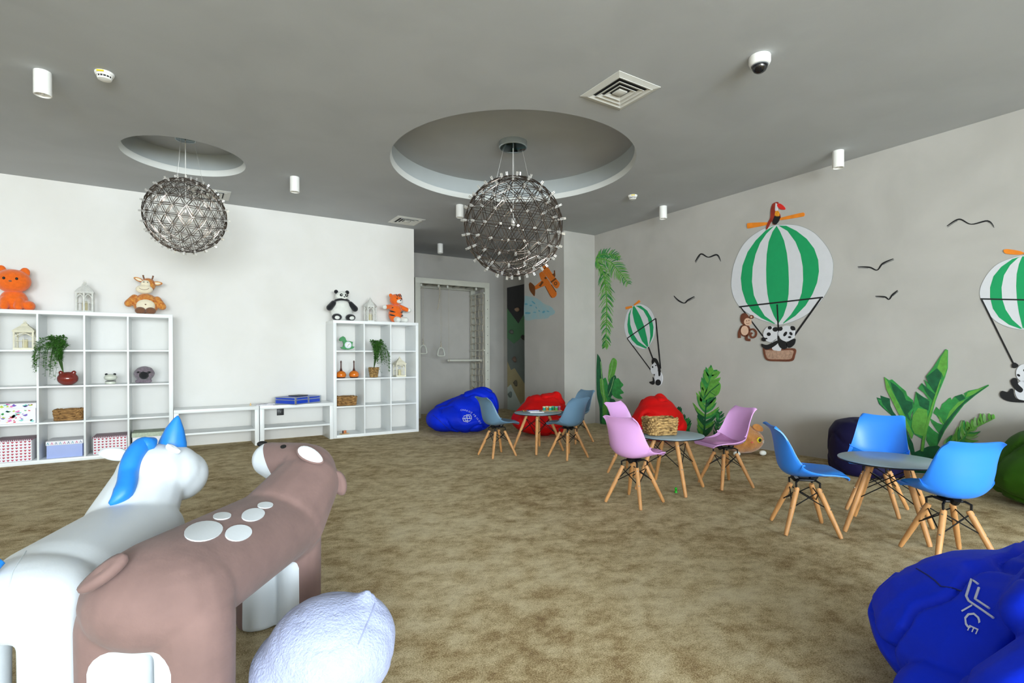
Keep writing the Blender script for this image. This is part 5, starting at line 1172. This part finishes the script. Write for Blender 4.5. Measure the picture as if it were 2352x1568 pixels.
Pm.shape('leaf', DG, sm([(1372, 812), (1380, 826), (1384, 860), (1390, 900), (1392, 940), (1390, 973), (1379, 973), (1377, 935), (1371, 905), (1370, 850)]))
Pm.shape('leaf', MG, sm([(1386, 870), (1392, 868), (1398, 890), (1404, 910), (1402, 945), (1394, 974), (1383, 974), (1384, 930)])); Pm.shape('leaf', LG, sm([(1378, 870), (1386, 872), (1390, 905), (1396, 925), (1392, 955), (1385, 950), (1386, 920), (1380, 900)]))
Pm.shape('leaf', LG, sm([(1400, 838), (1408, 822), (1417, 830), (1413, 855), (1405, 880), (1397, 872)])); Pm.shape('leaf', DG, sm([(1404, 868), (1414, 862), (1416, 885), (1408, 905), (1399, 912), (1396, 890)]))
Pm.shape('leaf', MG, sm([(1412, 872), (1420, 868), (1426, 876), (1432, 884), (1426, 892), (1433, 902), (1424, 906), (1430, 915), (1416, 914), (1406, 902)])); Pm.shape('leaf', DG, sm([(1402, 915), (1412, 918), (1420, 940), (1424, 970), (1412, 978), (1398, 976), (1398, 945)]))
Pm.shape('leaf_vein', PALE, strokepoly([(1408, 826), (1405, 850), (1399, 870)], 1.2), strokepoly([(1380, 830), (1384, 880), (1390, 930)], 1.2), strokepoly([(1411, 866), (1405, 890), (1398, 908)], 1.2))
k = cz((1340, 860), 4.611)
Pm = Mural('leaf_mural', 'painted feathery green plant behind the right pink chair', 'wall painting', group='painted plants')
frond(Pm, 'f', k([(1275, 660), (1285, 540), (1295, 400), (1305, 280), (1320, 200)]), 40, 17, [DG, MG, LG], (48, 52), 16, 6.5, ribw=5, seed=6)
frond(Pm, 'f', k([(1262, 290), (1290, 210), (1320, 120), (1350, 20), (1370, -30)]), 34, 13, [MG, LG, MG], (42, 48), 12, 7.5, ribw=3.5, seed=7)
frond(Pm, 'f', k([(1400, 655), (1425, 560), (1442, 470), (1445, 400)]), 18, 12, [DG, MG], (45, 50), 12, 3.0, ribw=2, seed=8)
Pm.shape('leaf', LG, k(sm([(1285, 215), (1310, 150), (1360, 80), (1420, 70), (1455, 110), (1440, 190), (1400, 230), (1340, 240)])))
Pm.shape('leaf_vein', DG, k(strokepoly([(1280, 260), (1340, 180), (1440, 100)], 9)), k(strokepoly([(1340, 180), (1400, 220)], 5)))
Pm = Mural('leaf_mural', 'painted small fan of green leaves right of the red bean bag', 'wall painting', group='painted plants')
frond(Pm, 'f', k([(1075, 640), (1055, 560), (1015, 460), (990, 360)]), 24, 10, [DG, MG], (42, 48), 10, 5.0, ribw=2.5, seed=9)
frond(Pm, 'f', k([(1100, 660), (1090, 560), (1085, 480)]), 20, 8, [MG, DG], (42, 42), 10, 4.5, ribw=2, seed=11)
# big banana plant
k = cz((1980, 780), 4.613)
Pm = Mural('leaf_mural', 'large painted banana plant behind the blue chairs', 'wall painting', group='painted plants')
Pm.shape('leaf', DG, k([(155, 610), (200, 622), (195, 590), (260, 612), (295, 622), (302, 700), (330, 760), (440, 900), (540, 1100), (570, 1240), (530, 1240), (480, 1080), (380, 920), (310, 800), (220, 720), (180, 680)])); Pm.shape('leaf_light', MG, k([(165, 625), (205, 640), (215, 680), (250, 720), (300, 780), (260, 745), (200, 690)]))
Pm.shape('leaf', DG, k([(560, 1190), (700, 1130), (790, 1110), (860, 1160), (872, 1200), (800, 1300), (760, 1420), (560, 1440), (540, 1300)]))
Pm.shape('leaf', MG, k([(1340, 475), (1346, 486), (1200, 590), (1080, 690), (980, 820), (880, 960), (800, 1120), (720, 1130), (680, 1060), (690, 950), (700, 900), (760, 960), (820, 1000), (740, 880), (720, 830), (800, 880), (860, 900), (790, 800), (755, 775), (790, 710), (825, 745), (850, 680), (885, 655), (920, 620), (940, 612), (950, 640), (985, 600), (1060, 575), (1100, 600), (1080, 570), (1130, 540), (1230, 520)]))
Pm.shape('leaf_light', LG, k([(880, 880), (930, 760), (1020, 660), (1090, 640), (1000, 760), (900, 900)]), k([(1120, 560), (1220, 525), (1300, 500), (1180, 580), (1100, 610)]), k([(810, 800), (840, 830), (870, 900), (830, 870)]))
Pm.shape('leaf_dark', DG, k([(1340, 482), (1080, 680), (970, 815), (870, 960), (800, 1120), (820, 980), (900, 850), (1020, 710), (1150, 600)]), k([(985, 600), (1060, 578), (1100, 620), (1040, 650)]))
Pm.shape('leaf', MG, k([(240, 395), (290, 430), (320, 420), (400, 490), (465, 545), (480, 590), (540, 640), (560, 720), (520, 800), (530, 900), (548, 1000), (530, 1050), (480, 960), (420, 820), (330, 640), (260, 520)])); Pm.shape('leaf_dark', DG, k([(300, 440), (360, 480), (400, 520), (440, 560), (470, 640), (540, 660), (540, 720), (490, 780), (520, 860), (480, 830), (420, 720), (340, 560)]))
Pm.shape('leaf_light', LG, k([(240, 395), (275, 440), (330, 560), (400, 690), (475, 850), (545, 1000), (530, 1050), (450, 900), (350, 700), (260, 520)]))
Pm.shape('leaf', MG, k([(890, 100), (912, 110), (910, 300), (880, 400), (830, 520), (780, 650), (740, 800), (700, 900), (670, 1060), (655, 1180), (622, 1180), (640, 1050), (560, 1000), (530, 940), (525, 860), (545, 770), (560, 640), (575, 550), (640, 600), (720, 640), (660, 560), (600, 515), (640, 460), (700, 530), (665, 425), (720, 470), (680, 390), (760, 290), (830, 180)]))
Pm.shape('leaf_light', LG, k([(890, 110), (910, 115), (906, 300), (870, 400), (850, 350), (800, 300), (840, 190)]), k([(545, 800), (600, 720), (690, 740), (705, 860), (650, 1020), (560, 990), (530, 920)]))
Pm.shape('leaf_dark', DG, k([(685, 395), (800, 305), (850, 360), (830, 480), (780, 560), (710, 460)]), k([(640, 465), (780, 580), (750, 640), (690, 560)]), k([(580, 560), (720, 650), (710, 750), (620, 700)]))
Pm.shape('midrib', LG, k(strokepoly([(840, 420), (770, 640), (700, 880), (660, 1040), (640, 1180)], [10, 18, 24, 26, 24])))
frond(Pm, 'f', k([(870, 1130), (1000, 1090), (1100, 1010), (1150, 940)]), 40, 12, [LG, MG, PALE], (60, 55), 25, 6.0, ribw=3.5, seed=12)
frond(Pm, 'f', k([(1120, 980), (1200, 930), (1300, 880), (1410, 830)]), 24, 9, [LG, PALE], (75, 30), 10, 7.0, ribw=5, seed=13, sides=(-1,))
Pm.shape('stem', MG, k(strokepoly([(1060, 1100), (1110, 1000), (1120, 960)], [22, 18, 14])))
# aeroplane and cloud on the pillar
k = cz((1190, 600), 11.2)
A = Mural('aeroplane_mural', 'painted orange biplane on the pillar', 'wall painting', 'pillar')
PDK = paint('plane_dark', '#6e3c0c', 0.25, 60); PO2 = paint('plane_orange', '#d9711a', 0.12, 60)
A.shape('tail', PDK, k(sm([(275, 590), (320, 540), (430, 640), (440, 730), (430, 880), (390, 870), (300, 740)]))); A.shape('fuselage', PO2, k([(430, 640), (600, 500), (740, 430), (830, 540), (720, 620), (600, 660), (450, 730)]))
A.shape('wing', PO2, k(sm([(545, 320), (580, 285), (640, 270), (720, 390), (690, 450), (610, 490), (570, 410)]))); A.shape('wing', PO2, k(sm([(690, 640), (800, 560), (850, 590), (980, 780), (990, 860), (950, 920), (880, 940), (830, 900), (760, 760)])))
A.shape('wing', PO2, k(sm([(590, 110), (640, 55), (700, 80), (780, 170), (950, 410), (1060, 540), (1070, 600), (1030, 680), (985, 695), (930, 650), (860, 550), (640, 250), (600, 160)]))); A.shape('marking', PDK, k(ell(972, 570, 42, 48)), k(strokepoly([(850, 540), (980, 440)], 40)), k(strokepoly([(640, 220), (730, 150)], 22)), k(ell(710, 430, 28, 30)), k(strokepoly([(700, 640), (820, 860), (880, 935)], 14)), k(strokepoly([(860, 600), (985, 790)], 16)), k(strokepoly([(560, 640), (640, 520)], 50)))
A.shape('marking_ring', PO2, k(ell(972, 570, 20, 24))); A.shape('propeller', PDK, k([(880, 330), (930, 310), (932, 230), (950, 232), (962, 380), (940, 402)]))
A = Mural('cloud_mural', 'painted pale blue cloud under the biplane', 'wall painting', 'pillar')
A.shape('cloud', paint('cloud', '#9fb3b3', 0, 9, '#8fb4bd'), k(sm([(172, 880), (300, 905), (420, 925), (560, 1000), (650, 1080), (850, 1170), (950, 1300), (900, 1370), (820, 1400), (740, 1470), (450, 1485), (172, 1480)])))
A.shape('cloud_shade', paint('cloud_blue', '#5d9bb0', 0.15, 40), *[k(ell(*q)) for q in ((210, 1100, 38, 22), (330, 1135, 36, 18), (400, 1060, 60, 18, 40), (470, 1190, 32, 12, 55), (545, 1275, 26, 16, 40), (660, 1300, 40, 28, -30), (250, 1330, 75, 26), (430, 1310, 40, 12), (770, 1285, 40, 14, 20))])
